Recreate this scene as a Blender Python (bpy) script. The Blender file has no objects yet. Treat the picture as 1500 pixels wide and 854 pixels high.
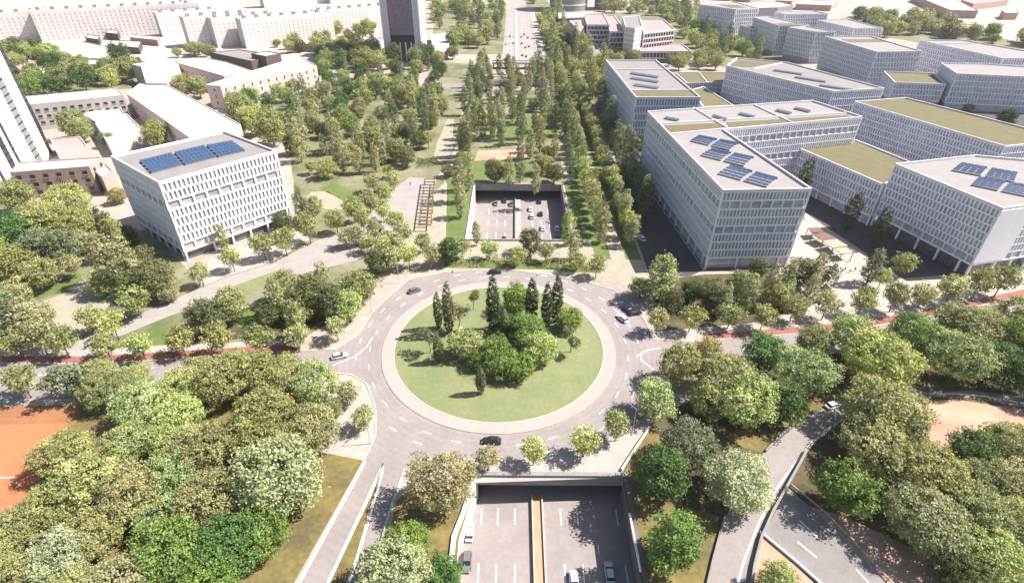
import bpy, bmesh, math, random
import numpy as np
from mathutils import Vector

# ------------------------------------------------------------------ camera, sky, sun, exposure
sc = bpy.context.scene
FL, TILT, ROLL, CAMH = 796.86, math.radians(33.907), math.radians(0.4325), 100.0
cd = bpy.data.cameras.new("camera"); cam = bpy.data.objects.new("camera", cd)
sc.collection.objects.link(cam); sc.camera = cam
cd.sensor_width = 36.0; cd.lens = FL / 1500 * 36; cd.clip_start = 1.0; cd.clip_end = 9000
cam.location = (0, 0, CAMH)
from mathutils import Matrix
cam.rotation_euler = (Matrix.Rotation(math.pi/2 - TILT, 3, 'X') @ Matrix.Rotation(ROLL, 3, 'Z')).to_euler()

SUN_EL, SUN_AZ = math.radians(50), math.radians(7)      # AZ: anticlockwise from +x
sd = Vector((math.cos(SUN_EL)*math.cos(SUN_AZ), math.cos(SUN_EL)*math.sin(SUN_AZ), math.sin(SUN_EL)))
w = bpy.data.worlds.new("World"); sc.world = w; w.use_nodes = True
nt = w.node_tree; bg = nt.nodes['Background']
sky = nt.nodes.new('ShaderNodeTexSky'); sky.sky_type = 'NISHITA'; sky.sun_disc = False
sky.sun_elevation = SUN_EL; sky.sun_rotation = math.pi/2 - SUN_AZ
sky.air_density = 1.0; sky.dust_density = 1.5
nt.links.new(sky.outputs[0], bg.inputs[0]); bg.inputs[1].default_value = 0.068
sl = bpy.data.lights.new("sun", 'SUN'); sl.energy = 5.0; sl.angle = math.radians(0.5); sl.color = (1, 0.935, 0.865)
so = bpy.data.objects.new("sun", sl); sc.collection.objects.link(so)
so.rotation_euler = sd.to_track_quat('Z', 'Y').to_euler()
sc.view_settings.view_transform = 'Standard'; sc.view_settings.look = 'None'
sc.view_settings.exposure = 1.2; sc.view_settings.gamma = 1.0
sc.cycles.max_bounces = 5; sc.cycles.diffuse_bounces = 3; sc.cycles.transparent_max_bounces = 4

# ------------------------------------------------------------------ helpers
rnd = random.Random(7)
COL = sc.collection
def S(px, py, z=0.0):
    """plan position (metres) of a survey point read from the photograph, at height z"""
    x, y = px - 750, 427 - py
    c, s = math.cos(ROLL), math.sin(ROLL); x, y = c*x - s*y, s*x + c*y
    k = (CAMH - z) / (FL*math.sin(TILT) - y*math.cos(TILT))
    return (x*k, (FL*math.cos(TILT) + y*math.sin(TILT))*k)
def project(x, y, z):
    Y = y*math.sin(TILT) + (z-CAMH)*math.cos(TILT); Z = y*math.cos(TILT) - (z-CAMH)*math.sin(TILT)
    return 750 + FL*x/Z, 427 - FL*Y/Z
def SS(pts, z=0.0): return [S(p[0], p[1], z) for p in pts]
def area(p): return sum(p[i][0]*p[(i+1) % len(p)][1] - p[(i+1) % len(p)][0]*p[i][1] for i in range(len(p)))/2
def ccw(p): return list(p) if area(p) > 0 else list(reversed(p))
def inside(x, y, poly):
    r = False; n = len(poly)
    for i in range(n):
        x1, y1 = poly[i]; x2, y2 = poly[(i+1) % n]
        if (y1 > y) != (y2 > y) and x < (x2-x1)*(y-y1)/(y2-y1)+x1: r = not r
    return r
def offset(poly, d):
    """inset a ccw polygon by d"""
    n = len(poly); out = []
    for i in range(n):
        a, b, c = Vector(poly[i-1]), Vector(poly[i]), Vector(poly[(i+1) % n])
        u, v = (b-a).normalized(), (c-b).normalized()
        n1, n2 = Vector((-u.y, u.x)), Vector((-v.y, v.x))
        m = (n1+n2); m = m/max(0.35, m.dot(n1)) if m.length > 1e-4 else n1
        out.append((b.x+m.x*d, b.y+m.y*d))
    return out

MATS = {}
def mat(name, col, rough=0.85, var=0.0, scale=1.0, col2=None, bump=0.0, bscale=8.0, metal=0.0, spec=0.3, ocol=False, detail=4, trans=0.0):
    if name in MATS: return MATS[name]
    m = bpy.data.materials.new(name); m.use_nodes = True; n = m.node_tree; L = n.links
    b = n.nodes['Principled BSDF']; b.inputs['Roughness'].default_value = rough
    b.inputs['Metallic'].default_value = metal; b.inputs['Specular IOR Level'].default_value = spec
    base = n.nodes.new('ShaderNodeRGB'); base.outputs[0].default_value = (*col, 1); out = base.outputs[0]
    if ocol:
        oi = n.nodes.new('ShaderNodeObjectInfo'); out = oi.outputs['Color']
    if var or col2:
        tc = n.nodes.new('ShaderNodeTexCoord'); geo = n.nodes.new('ShaderNodeNewGeometry')
        no = n.nodes.new('ShaderNodeTexNoise'); no.inputs['Scale'].default_value = scale; no.inputs['Detail'].default_value = detail
        no.inputs['Roughness'].default_value = 0.65
        L.new(geo.outputs['Position'], no.inputs['Vector'])
        mr = n.nodes.new('ShaderNodeMapRange'); mr.inputs[1].default_value = 0.35; mr.inputs[2].default_value = 0.65
        L.new(no.outputs[0], mr.inputs[0])
        mx = n.nodes.new('ShaderNodeMix'); mx.data_type = 'RGBA'
        L.new(mr.outputs[0], mx.inputs[0])
        if col2:
            L.new(out, mx.inputs[6]); mx.inputs[7].default_value = (*col2, 1)
        else:
            h1 = n.nodes.new('ShaderNodeHueSaturation'); h1.inputs['Value'].default_value = 1-var; L.new(out, h1.inputs['Color'])
            h2 = n.nodes.new('ShaderNodeHueSaturation'); h2.inputs['Value'].default_value = 1+var; L.new(out, h2.inputs['Color'])
            L.new(h1.outputs[0], mx.inputs[6]); L.new(h2.outputs[0], mx.inputs[7])
        out = mx.outputs[2]
        if var and col2 is None or True:
            n2 = n.nodes.new('ShaderNodeTexNoise'); n2.inputs['Scale'].default_value = scale*9; n2.inputs['Detail'].default_value = 3
            L.new(geo.outputs['Position'], n2.inputs['Vector'])
            m2 = n.nodes.new('ShaderNodeMapRange'); m2.inputs[3].default_value = 1-max(var, .08)*.8; m2.inputs[4].default_value = 1+max(var, .08)*.8
            m2.inputs[1].default_value = .3; m2.inputs[2].default_value = .7
            L.new(n2.outputs[0], m2.inputs[0])
            hs = n.nodes.new('ShaderNodeHueSaturation'); L.new(out, hs.inputs['Color']); L.new(m2.outputs[0], hs.inputs['Value'])
            out = hs.outputs[0]
    L.new(out, b.inputs['Base Color'])
    if bump:
        g2 = n.nodes.new('ShaderNodeNewGeometry'); nb = n.nodes.new('ShaderNodeTexNoise'); nb.inputs['Scale'].default_value = bscale
        L.new(g2.outputs['Position'], nb.inputs['Vector']); bp = n.nodes.new('ShaderNodeBump'); bp.inputs['Strength'].default_value = bump
        L.new(nb.outputs[0], bp.inputs['Height']); L.new(bp.outputs[0], b.inputs['Normal'])
    MATS[name] = m; return m

def leaf_mat():
    m = bpy.data.materials.new('leaves'); m.use_nodes = True; n = m.node_tree; L = n.links
    b = n.nodes['Principled BSDF']; b.inputs['Roughness'].default_value = 0.6; b.inputs['Specular IOR Level'].default_value = 0.2
    oi = n.nodes.new('ShaderNodeObjectInfo'); at = n.nodes.new('ShaderNodeAttribute'); at.attribute_name = 'tone'
    mr = n.nodes.new('ShaderNodeMapRange'); mr.inputs[3].default_value = 0.45; mr.inputs[4].default_value = 1.6
    L.new(at.outputs['Fac'], mr.inputs[0])
    h = n.nodes.new('ShaderNodeHueSaturation'); L.new(oi.outputs['Color'], h.inputs['Color']); L.new(mr.outputs[0], h.inputs['Value'])
    mr2 = n.nodes.new('ShaderNodeMapRange'); mr2.inputs[3].default_value = 0.52; mr2.inputs[4].default_value = 0.485
    L.new(at.outputs['Fac'], mr2.inputs[0]); L.new(mr2.outputs[0], h.inputs['Hue'])
    L.new(h.outputs[0], b.inputs['Base Color'])
    tr = n.nodes.new('ShaderNodeBsdfTranslucent'); L.new(h.outputs[0], tr.inputs[0])
    mx = n.nodes.new('ShaderNodeMixShader'); mx.inputs[0].default_value = 0.3
    L.new(b.outputs[0], mx.inputs[1]); L.new(tr.outputs[0], mx.inputs[2])
    L.new(mx.outputs[0], n.nodes['Material Output'].inputs[0]); return m
LEAF = leaf_mat()

class MB:
    def __init__(s): s.v = []; s.f = []
    def quad(s, *p):
        i = len(s.v); s.v += [tuple(q) for q in p]; s.f.append(tuple(range(i, i+len(p))))
    def prism(s, poly, z0, z1, cap=True, top=None):
        poly = ccw(poly); t = ccw(top) if top else poly; n = len(poly); i = len(s.v)
        s.v += [(x, y, z0) for x, y in poly] + [(x, y, z1) for x, y in t]
        for k in range(n):
            j = (k+1) % n; s.f.append((i+k, i+j, i+n+j, i+n+k))
        if cap: s.f.append(tuple(i+n+k for k in range(n))); s.f.append(tuple(i+k for k in reversed(range(n))))
    def box(s, cx, cy, z0, z1, dx, dy, a=0.0):
        c, q = math.cos(a), math.sin(a)
        s.prism([(cx+c*x-q*y, cy+q*x+c*y) for x, y in ((-dx/2, -dy/2), (dx/2, -dy/2), (dx/2, dy/2), (-dx/2, dy/2))], z0, z1)
    def ring(s, outer, inner, z0, z1):
        outer = ccw(outer); n = len(outer); i = len(s.v)
        for p, z in ((outer, z0), (outer, z1), (inner, z1), (inner, z0)): s.v += [(x, y, z) for x, y in p]
        for k in range(n):
            j = (k+1) % n
            for a, b in ((0, n), (n, 2*n), (2*n, 3*n), (3*n, 0)): s.f.append((i+a+k, i+a+j, i+b+j, i+b+k))
    def tube(s, p0, p1, r0, r1, n=6, cap=True):
        p0, p1 = Vector(p0), Vector(p1); d = (p1-p0).normalized()
        u = d.orthogonal().normalized(); v = d.cross(u); i = len(s.v)
        for p, r in ((p0, r0), (p1, r1)):
            for k in range(n):
                a = 2*math.pi*k/n; s.v.append(tuple(p+(u*math.cos(a)+v*math.sin(a))*r))
        for k in range(n): s.f.append((i+k, i+(k+1) % n, i+n+(k+1) % n, i+n+k))
        if cap: s.f.append(tuple(i+n+k for k in range(n))); s.f.append(tuple(i+k for k in reversed(range(n))))
    def ribbon(s, pts, wd, z0, z1, closed=False, side=0.0):
        n = len(pts); L = []; R = []
        for i in range(n):
            a = Vector(pts[i-1] if (i or closed) else pts[i]); b = Vector(pts[(i+1) % n] if (i < n-1 or closed) else pts[i])
            t = (b-a).normalized(); nn = Vector((-t.y, t.x)); p = Vector(pts[i])+nn*side
            L.append(p+nn*wd/2); R.append(p-nn*wd/2)
        for i in range(n if closed else n-1):
            j = (i+1) % n
            s.prism([tuple(R[i]), tuple(R[j]), tuple(L[j]), tuple(L[i])], z0, z1)
    def mesh(s, name, m, org=(0, 0, 0), smooth=False):
        me = bpy.data.meshes.new(name)
        me.from_pydata([(x-org[0], y-org[1], z-org[2]) for x, y, z in s.v], [], s.f)
        for q in (m if isinstance(m, (list, tuple)) else [m]): me.materials.append(q)
        if smooth: me.shade_smooth()
        me.update(); return me
    def build(s, name, m, parent=None, kind=None, smooth=False):
        org = parent['_o'] if parent is not None else (0, 0, 0)
        o = bpy.data.objects.new(name, s.mesh(name, m, org, smooth)); COL.objects.link(o)
        if parent is not None: o.parent = parent
        if kind: o['kind'] = kind
        return o
ROOTS = []
def thing(name, label, cat, loc=(0, 0, 0), group=None):
    o = bpy.data.objects.new(name, None); COL.objects.link(o); o.location = loc; o.empty_display_size = 1
    o['label'] = label; o['category'] = cat; o['_o'] = tuple(loc); ROOTS.append(o)
    if group: o['group'] = group
    return o
def tag(o, label, cat, group=None):
    o['label'] = label; o['category'] = cat
    if group: o['group'] = group
    return o
def flat(name, poly, z, m, kind='structure'):
    b = MB(); b.quad(*[(x, y, z) for x, y in ccw(poly)]); return b.build(name, m, kind=kind)
def circle(cx, cy, r, n=96, a0=0, a1=2*math.pi, end=False):
    return [(cx+r*math.cos(a0+(a1-a0)*k/n), cy+r*math.sin(a0+(a1-a0)*k/n)) for k in range(n+(1 if end else 0))]

# ------------------------------------------------------------------ materials
M_ground = mat('pale_city_ground', (.32, .28, .24), .95, .12, .05, bump=.1, bscale=2)
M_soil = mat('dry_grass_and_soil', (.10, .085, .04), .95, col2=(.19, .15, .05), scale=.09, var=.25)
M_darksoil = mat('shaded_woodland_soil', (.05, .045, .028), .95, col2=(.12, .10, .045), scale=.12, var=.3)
M_lawn = mat('lawn_grass', (.085, .13, .035), .95, col2=(.13, .16, .05), scale=.15, var=.15)
M_palelawn = mat('island_grass', (.15, .185, .08), .95, col2=(.20, .205, .10), scale=.12, var=.1)
M_parkearth = mat('park_earth', (.235, .215, .14), .95, col2=(.10, .12, .05), scale=.05, var=.15)
M_asph = mat('pale_asphalt', (.245, .215, .208), .9, .07, .12, bump=.05, bscale=20)
M_asph2 = mat('dark_asphalt', (.20, .185, .18), .9, .08, .2)
M_asph_shade = mat('shade_dark_asphalt', (.07, .068, .072), .9, .12, .2)  # asphalt darkened to paint in the shade between the campus blocks
M_street = mat('pale_street', (.29, .262, .25), .9, .07, .2)
M_pave = mat('pale_paving', (.335, .30, .275), .9, .07, .4)
M_pave2 = mat('beige_paving', (.30, .275, .21), .9, .08, .3)
M_ringpave = mat('ring_paving', (.335, .285, .265), .9, .05, .5)
M_kerb = mat('kerb_stone', (.40, .37, .34), .85, .06, 1)
M_red = mat('red_cycle_lane', (.25, .105, .085), .9, .1, .4)
M_clay = mat('orange_clay', (.42, .15, .07), .95, .08, .1)
M_court2 = mat('darker_court_strip', (.28, .13, .06), .95, .1, .1)
M_sand = mat('pink_sand', (.33, .20, .14), .95, col2=(.42, .30, .22), scale=.08, var=.08)
M_paint = mat('white_road_paint', (.62, .60, .58), .7, .08, 2)
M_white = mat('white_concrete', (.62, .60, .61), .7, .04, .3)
M_whitef = mat('white_facade_fin', (.80, .79, .82), .6, .04, .5)
M_glass = mat('facade_glass', (.38, .395, .46), .15, .25, .35, spec=.9)  # pale blue base carries part of the sky reflection
M_glassw = mat('grey_facade_glass', (.36, .34, .35), .2, .22, .35, spec=.7)
M_glassg = mat('shopfront_glass', (.11, .11, .12), .2, .4, .3, spec=.7)
M_glassb = mat('blue_glass', (.03, .05, .13), .2, .3, .4, spec=.6)
M_glassd = mat('dark_glass', (.02, .023, .03), .2, .2, .4, spec=.5)
M_roof = mat('grey_roof', (.225, .21, .205), .9, .07, .15)
M_roofl = mat('pale_roof', (.26, .243, .236), .9, .05, .2)
M_green = mat('green_roof', (.125, .112, .058), .95, col2=(.15, .132, .07), scale=.25, var=.1)
M_panel = mat('solar_cells', (.045, .08, .16), .25, .2, 1.5, spec=.6)
M_panel3 = mat('solar_cells_deep', (.04, .065, .13), .25, .2, 1.5, spec=.6)
M_panel2 = mat('solar_cells_pale', (.10, .12, .16), .25, .2, 1.5, spec=.6)
M_frame = mat('grey_metal', (.22, .22, .23), .5, .08, 2, metal=.4)
M_rail = mat('galvanised_rail', (.45, .44, .44), .5, .05, 2, metal=.2)
M_dark = mat('tunnel_shade_and_panel', (.025, .025, .03), .85, .15, .6)  # tunnel shade put into a near-black colour; dark tower panels too
M_conc_shade = mat('shade_dark_concrete', (.12, .12, .125), .85, .12, .5)  # raw concrete darkened to paint the shaded walls of the sunk roads
M_conc = mat('raw_concrete', (.22, .215, .215), .85, .12, .5)
M_bark = mat('bark', (.10, .075, .05), .95, .3, 4)
M_winp = mat('pale_window', (.50, .47, .46), .4, .1, .8)
M_win = mat('window_dark', (.03, .03, .035), .3, .3, .8, spec=.5)
M_pinkwall = mat('pale_pink_wall', (.50, .43, .41), .9, .05, .1)
M_creamwall = mat('cream_wall', (.42, .39, .37), .9, .05, .1)
M_whitewall = mat('white_render', (.60, .56, .54), .9, .04, .1)
M_brick = mat('pink_brick', (.38, .28, .24), .9, .1, .5)
M_brickroof = mat('pink_roof', (.36, .24, .235), .9, .08, .2)
M_brown = mat('dark_brown_cladding', (.10, .075, .07), .8, .2, .5)
M_rust = mat('rusty_steel', (.17, .095, .07), .85, .2, 1.5)
M_tyre = mat('tyre_rubber', (.015, .015, .015), .9, .1, 5)
M_paintcar = mat('car_paint', (.5, .5, .5), .3, ocol=True, spec=.6)
M_carglass = mat('car_glass', (.02, .025, .03), .1, .1, 4, spec=.7)
M_lampg = mat('lamp_glass', (.6, .6, .6), .2, .05, 4)
M_skin = mat('skin', (.35, .2, .14), .7, .05, 5)
M_cloth = mat('clothes', (.1, .1, .12), .9, ocol=True)

# ------------------------------------------------------------------ ground with the two sunk roads cut out
CX, CY = -3.6, 121.3
NR = (-10.9, 25.6, 18.0, 76.0)      # near sunk road x0,x1,y0,y1 (its west wall slants)
FR = (-17.3, 22.3, 184.0, 236.4)    # far sunk road
DZ = -7.0
NW = [(-7.2, 76.0), (-9.2, 67.0), (-10.6, 62.0), (-10.9, 18.0)]    # west edge of the near road
def ground():
    b = MB(); E = 6000
    xs = [-E, -60, FR[0], NR[0], FR[1], NR[1], 60, E]; ys = [-200, NR[2], NR[3], FR[2], FR[3], 700, E]
    for i in range(len(xs)-1):
        for j in range(len(ys)-1):
            x0, x1, y0, y1 = xs[i], xs[i+1], ys[j], ys[j+1]; cx, cy = (x0+x1)/2, (y0+y1)/2
            if NR[0] < cx < NR[1] and NR[2] < cy < NR[3]: continue
            if FR[0] < cx < FR[1] and FR[2] < cy < FR[3]: continue
            b.quad((x0, y0, 0), (x1, y0, 0), (x1, y1, 0), (x0, y1, 0))
    # sliver between the slanting west edge and the rectangle
    b.quad((NR[0], 62, 0), NW[2]+(0,), NW[1]+(0,), NW[0]+(0,), (NR[0], 76, 0))
    return b.build('ground', M_ground, kind='structure')
ground()

# ring road with its four arms: one sheet
ring_px = [(-120, 534), (0, 532), (130, 533), (300, 524), (440, 514), (491, 512), (526, 489), (542, 462), (563, 440), (598, 410), (650, 399),
           (700, 396), (760, 397), (800, 402), (850, 411), (900, 425), (925, 445), (945, 470), (957, 497), (1000, 501), (1100, 494), (1256, 482), (1342, 468),
           (1500, 434), (1640, 404), (1640, 436), (1500, 466), (1350, 496), (1200, 516), (1100, 524), (1000, 536), (972, 550), (960, 562),
           (960, 590), (948, 612), (925, 626), (880, 650), (831, 661), (790, 671), (740, 675), (700, 674), (650, 671), (612, 674), (592, 688),
           (574, 737), (552, 800), (530, 870), (512, 930), (500, 970), (460, 970), (508, 854), (521.8, 818), (540, 755), (561, 679),
           (478.7, 854), (440, 930), (395, 930), (435.6, 854), (534, 673), (550, 638), (551, 605), (547, 588),
           (537, 562), (515, 549), (480, 545), (440, 557), (300, 575), (130, 585), (0, 588), (-120, 588)]
RING = SS(ring_px)
ring = flat('ring_road', RING, .004, M_asph)
kb = MB(); kb.ribbon(RING, .35, -.02, .13, closed=True); kb.build('kerb', M_kerb, kind='structure')
ip = MB(); ip.ring(circle(CX, CY, 33.2), circle(CX, CY, 29.7), -.02, .14)
ip.build('island_paving', M_ringpave, kind='structure')
gi = MB(); N = 96
c1 = circle(CX, CY, 29.75); c2 = circle(CX, CY, 20); c3 = circle(CX, CY, 9)
o = len(gi.v); gi.v += [(x, y, .12) for x, y in c1] + [(x, y, .55) for x, y in c2] + [(x, y, .8) for x, y in c3] + [(CX, CY, .85)]
for k in range(N):
    j = (k+1) % N
    gi.f += [(k, j, N+j, N+k), (N+k, N+j, 2*N+j, 2*N+k), (2*N+k, 2*N+j, 3*N)]
gi.build('island_lawn', M_palelawn, kind='structure', smooth=True)
kb = MB(); kb.ribbon(circle(CX, CY, 29.75), .3, .05, .2, closed=True); kb.build('island_kerb', M_kerb, kind='structure')

def wear(m, cx, cy):
    n = m.node_tree; L = n.links; b = n.nodes['Principled BSDF']; src = b.inputs['Base Color'].links[0].from_socket
    g = n.nodes.new('ShaderNodeNewGeometry'); d = n.nodes.new('ShaderNodeVectorMath'); d.operation = 'DISTANCE'; d.inputs[1].default_value = (cx, cy, 0)
    L.new(g.outputs['Position'], d.inputs[0]); w_ = n.nodes.new('ShaderNodeMath'); w_.operation = 'MULTIPLY'; w_.inputs[1].default_value = 2*math.pi/1.75; L.new(d.outputs['Value'], w_.inputs[0])
    s_ = n.nodes.new('ShaderNodeMath'); s_.operation = 'SINE'; L.new(w_.outputs[0], s_.inputs[0])
    no = n.nodes.new('ShaderNodeTexNoise'); no.inputs['Scale'].default_value = .13; no.inputs['Detail'].default_value = 5; L.new(g.outputs['Position'], no.inputs['Vector'])
    mu = n.nodes.new('ShaderNodeMath'); mu.operation = 'MULTIPLY'; L.new(s_.outputs[0], mu.inputs[0]); L.new(no.outputs[0], mu.inputs[1])
    mr = n.nodes.new('ShaderNodeMapRange'); mr.inputs[1].default_value = -.6; mr.inputs[2].default_value = .6; mr.inputs[3].default_value = .955; mr.inputs[4].default_value = 1.03; L.new(mu.outputs[0], mr.inputs[0])
    h = n.nodes.new('ShaderNodeHueSaturation'); L.new(src, h.inputs['Color']); L.new(mr.outputs[0], h.inputs['Value']); L.new(h.outputs[0], b.inputs['Base Color'])
M_ring = mat('ring_asphalt', (.245, .215, .208), .9, .08, .12, bump=.05, bscale=20); wear(M_ring, CX, CY)
ring.data.materials[0] = M_ring

# painted dashes, each a child of the ring road
ring['_o'] = (0, 0, 0)
db = MB(); db.box(0, 0, 0, .004, 2.4, .22); DASH = db.mesh('lane_dash', M_paint)
def dash(x, y, a, parent, z=.008, s=1.0):
    o = bpy.data.objects.new('lane_dash', DASH); COL.objects.link(o); o.location = (x, y, z); o.rotation_euler = (0, 0, a)
    o.scale = (s, 1 if s < 1.5 else 1.2, 1); o.parent = parent; return o
for R_, n_ in ((36.6, 30), (40.2, 33)):
    for k in range(n_):
        a = 2*math.pi*(k+.3)/n_; x, y = CX+R_*math.cos(a), CY+R_*math.sin(a)
        if inside(x, y, offset(ccw(RING), .8)): dash(x, y, a+math.pi/2+.06, ring)
for k in range(9):
    for off in (0, 3.6): 
        x = -62-9*k; dash(x, 109-.12*k*9*.9+off*.9+2, .11, ring)
for k in range(14): x = 58+9*k; dash(x, 118.6+(x-58)*.17+(max(0, x-120)*.12), .17+(.1 if x > 120 else 0), ring)
lb = MB()
for pts in ([(480, 545), (515, 549), (537, 562), (541, 568)], [(488, 535), (520, 522), (537, 508), (546, 494)], [(932, 522), (950, 512), (968, 510)], [(958, 542), (938, 526)],
            [(562, 684), (478.7, 860)], [(536, 676), (437, 858)], [(561, 690), (541, 760), (523, 822), (508, 862)], [(592, 690), (575, 738), (555, 800)]):
    lb.ribbon(SS(pts), .28, .008, .013)
lb.build('edge_line', M_paint, parent=ring)

# pavements, cycle lane, lawns, courts
def strip(name, a, b, z, m): return flat(name, SS(a)+list(reversed(SS(b))), z, m)
top_l = [(-120, 534), (0, 531), (130, 532), (300, 523), (440, 513)]
strip('cycle_lane', [(x, y-.5) for x, y in top_l], [(x, y-9) for x, y in [(-120, 534), (0, 531), (130, 531), (300, 521), (440, 512)]], .008, M_red)
strip('pavement', [(x, y-9.5) for x, y in [(-120, 534), (0, 531), (130, 531), (300, 521), (440, 512)]], [(-120, 512), (0, 511), (130, 512), (300, 504), (455, 498)], .012, M_pave)
strip('cycle_lane', [(1030, 498), (1100, 493), (1256, 481), (1342, 467), (1500, 433), (1600, 412)], [(1030, 489), (1100, 485), (1256, 471), (1342, 457), (1500, 424), (1600, 403)], .008, M_red)
strip('pavement', [(962, 499), (1030, 488.5), (1100, 484.5), (1256, 470.5), (1342, 456.5), (1500, 423.5), (1600, 402)], [(958, 486), (1030, 478), (1100, 474), (1256, 440), (1342, 430), (1500, 400), (1600, 380)], .012, M_pave)
flat('pavement', SS([(592, 690), (614, 675), (650, 672), (700, 675), (742, 676), (792, 672), (833, 662), (882, 651), (927, 627), (950, 612), (948, 626), (925, 655), (910, 690), (908, 699.5), (700, 707), (640, 712), (590, 722)]), .012, M_pave)
flat('pavement', SS([(482, 546), (514, 550), (535, 563), (546, 589), (550, 606), (549, 637), (533, 672), (470, 660), (440, 600), (440, 560)]), .012, M_pave)
flat('pavement', SS([(962, 562), (974, 551), (1002, 537), (1080, 527), (1060, 560), (1000, 590), (962, 612)]), .012, M_pave)
flat('woodland_floor', [(-160, 20), (-42, 20), S(436-6, 854), S(532, 674), S(470, 662), S(438, 600), S(438, 566), S(300, 580), S(130, 592), S(0, 596), (-160, 96)], .006, M_soil)
flat('woodland_floor', SS([(567, 800), (580, 735), (592, 722), (640, 713), (697, 709), (672, 790), (664, 900), (540, 900)]), .006, M_soil)
flat('verge', SS([(560.5, 690), (539, 760), (520, 820), (505, 856), (480, 856)]), .01, M_soil)
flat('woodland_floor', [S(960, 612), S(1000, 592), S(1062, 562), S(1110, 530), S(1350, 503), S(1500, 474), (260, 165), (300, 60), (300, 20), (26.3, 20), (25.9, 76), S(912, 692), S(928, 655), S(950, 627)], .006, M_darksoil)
flat('dry_verge', SS([(912, 700), (930, 655), (952, 630), (985, 650), (1000, 740), (1064, 760), (1030, 900), (945, 900)]), .010, M_soil)
flat('dry_verge', SS([(1060, 640), (1090, 655), (1118, 664), (1150, 625), (1200, 600), (1240, 580), (1255, 565), (1180, 590), (1130, 610)]), .010, M_soil)
flat('clay_court', SS([(-60, 624), (100, 620), (60, 700), (20, 770), (-60, 800)]), .014, M_clay)
flat('clay_court_edge', SS([(-60, 597), (116, 592), (112, 620), (-60, 624)]), .012, M_court2)  # darker strip along the edge of the court
flat('court_line', SS([(-60, 701), (22, 698), (22, 699.2), (-60, 702.2)]), .018, M_paint)
flat('sand_yard', SS([(1352, 590), (1400, 585), (1500, 600), (1500, 650), (1440, 665), (1400, 660), (1350, 650)]), .012, M_sand)
flat('sand_yard', SS([(1112, 782), (1170, 830), (1200, 862), (1095, 862)]), .012, M_sand)
flat('sand_yard', SS([(1180, 740), (1235, 755), (1330, 800), (1440, 850), (1400, 870), (1300, 860)]), .012, M_sand)

# curved road on the right with its walls, and the lower road beside it
cr_l = SS([(1300, 560), (1247, 583), (1195, 603), (1160, 628), (1118, 664), (1090, 700), (1062, 760), (1045, 820), (1030, 880), (1015, 950)])
cr_r = SS([(1330, 585), (1290, 600), (1232, 618), (1192, 650), (1168, 680), (1150, 715), (1125, 760), (1110, 800), (1098, 854), (1090, 900), (1085, 950)])
flat('curved_road', cr_l + list(reversed(cr_r)), .016, M_asph)
flat('curved_road', SS([(1330, 586), (1295, 600), (1300, 560), (1360, 575), (1420, 572), (1500, 580), (1500, 596), (1420, 583), (1360, 581)]), .02, M_asph)
lr = SS([(1152, 720), (1128, 765), (1117, 785), (1180, 835), (1215, 870), (1350, 900), (1300, 854), (1235, 788), (1190, 745), (1156, 716)])
lroad = flat('lower_road', lr, .02, M_asph2); lroad['_o'] = (0, 0, 0)
for a, b in (((1171, 762), (1197, 786)), ((1168, 793), (1196, 816)), ((1254, 833), (1275, 856))):
    p, q = S(*a), S(*b); dash((p[0]+q[0])/2, (p[1]+q[1])/2, math.atan2(q[1]-p[1], q[0]-p[0]), lroad, .024, math.dist(p, q)/2.4)
def wall(name, pts, wd, z0, z1, m, label, cat, group=None):
    b = MB(); b.ribbon(pts, wd, z0, z1); return tag(b.build(name, m), label, cat, group)
cr_mid = MB(); cr_mid.ribbon(SS([(1237, 612), (1190, 647), (1166, 677), (1140, 712), (1112, 765), (1090, 820), (1076, 870)]), .35, .024, .03)
cr_mid.build('edge_line', M_paint, kind='structure')

def guard_rail(pts, label, posts=2.0, h=.8, name='guard_rail', m=M_rail, group='metal guard rails beside the roads', beam=.32):
    c = pts[len(pts)//2]; t = thing(name, label, 'guard rail', (c[0], c[1], 0), group)
    b = MB(); b.ribbon(pts, .12, h-beam, h); b.build('rail', m, t)
    pm = None
    for i in range(len(pts)-1):
        p, q = Vector(pts[i]), Vector(pts[i+1]); n = max(1, int((q-p).length/posts))
        for k in range(n):
            r = p+(q-p)*k/n
            if pm is None: bb = MB(); bb.box(0, 0, 0, h, .16, .16); pm = bb.mesh('post', M_frame)
            o = bpy.data.objects.new('post', pm); COL.objects.link(o); o.parent = t; o.location = (r.x-c[0], r.y-c[1], 0)
    return t
guard_rail(SS([(1358, 581), (1400, 581), (1440, 585), (1490, 594), (1520, 600)]), 'pale post and beam guard rail curving above the pink sand yard on the right', 1.6, 1.2, beam=.25)
guard_rail(SS([(1244, 606), (1200, 640), (1183, 660)]), 'thin guard rail on the shaded bend of the curved road at right', 2.5)
guard_rail(SS([(1158, 712), (1205, 750), (1240, 786), (1300, 850), (1330, 885)]), 'straight guard rail running down the far side of the lower right road', 3)
guard_rail(SS([(576, 733), (560, 790), (552, 830)]), 'short guard rail at the right edge of the forked approach road', 2.5)
wall('parapet_wall', SS([(1181, 662), (1160, 700), (1132, 750), (1114, 790), (1104, 830), (1098, 870), (1092, 930)]), .5, 0, 1.1, M_conc, 'low dark parapet wall between the curved road and the lower road', 'wall')
wall('edge_wall', SS([(1163, 623), (1140, 642), (1121, 662)]), .35, 0, .7, M_conc, 'short low wall on the left edge of the curved road by dry grass', 'wall')
wall('edge_wall', SS([(1061, 757), (1044, 820), (1030, 880)]), .35, 0, .7, M_conc, 'low wall along the left edge of the curved road at the bottom', 'wall')
wall('edge_wall', SS([(1113, 780), (1168, 826), (1195, 850), (1225, 880)]), .4, 0, .6, M_white, 'pale low wall between lower road and the small sand yard', 'wall')
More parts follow.
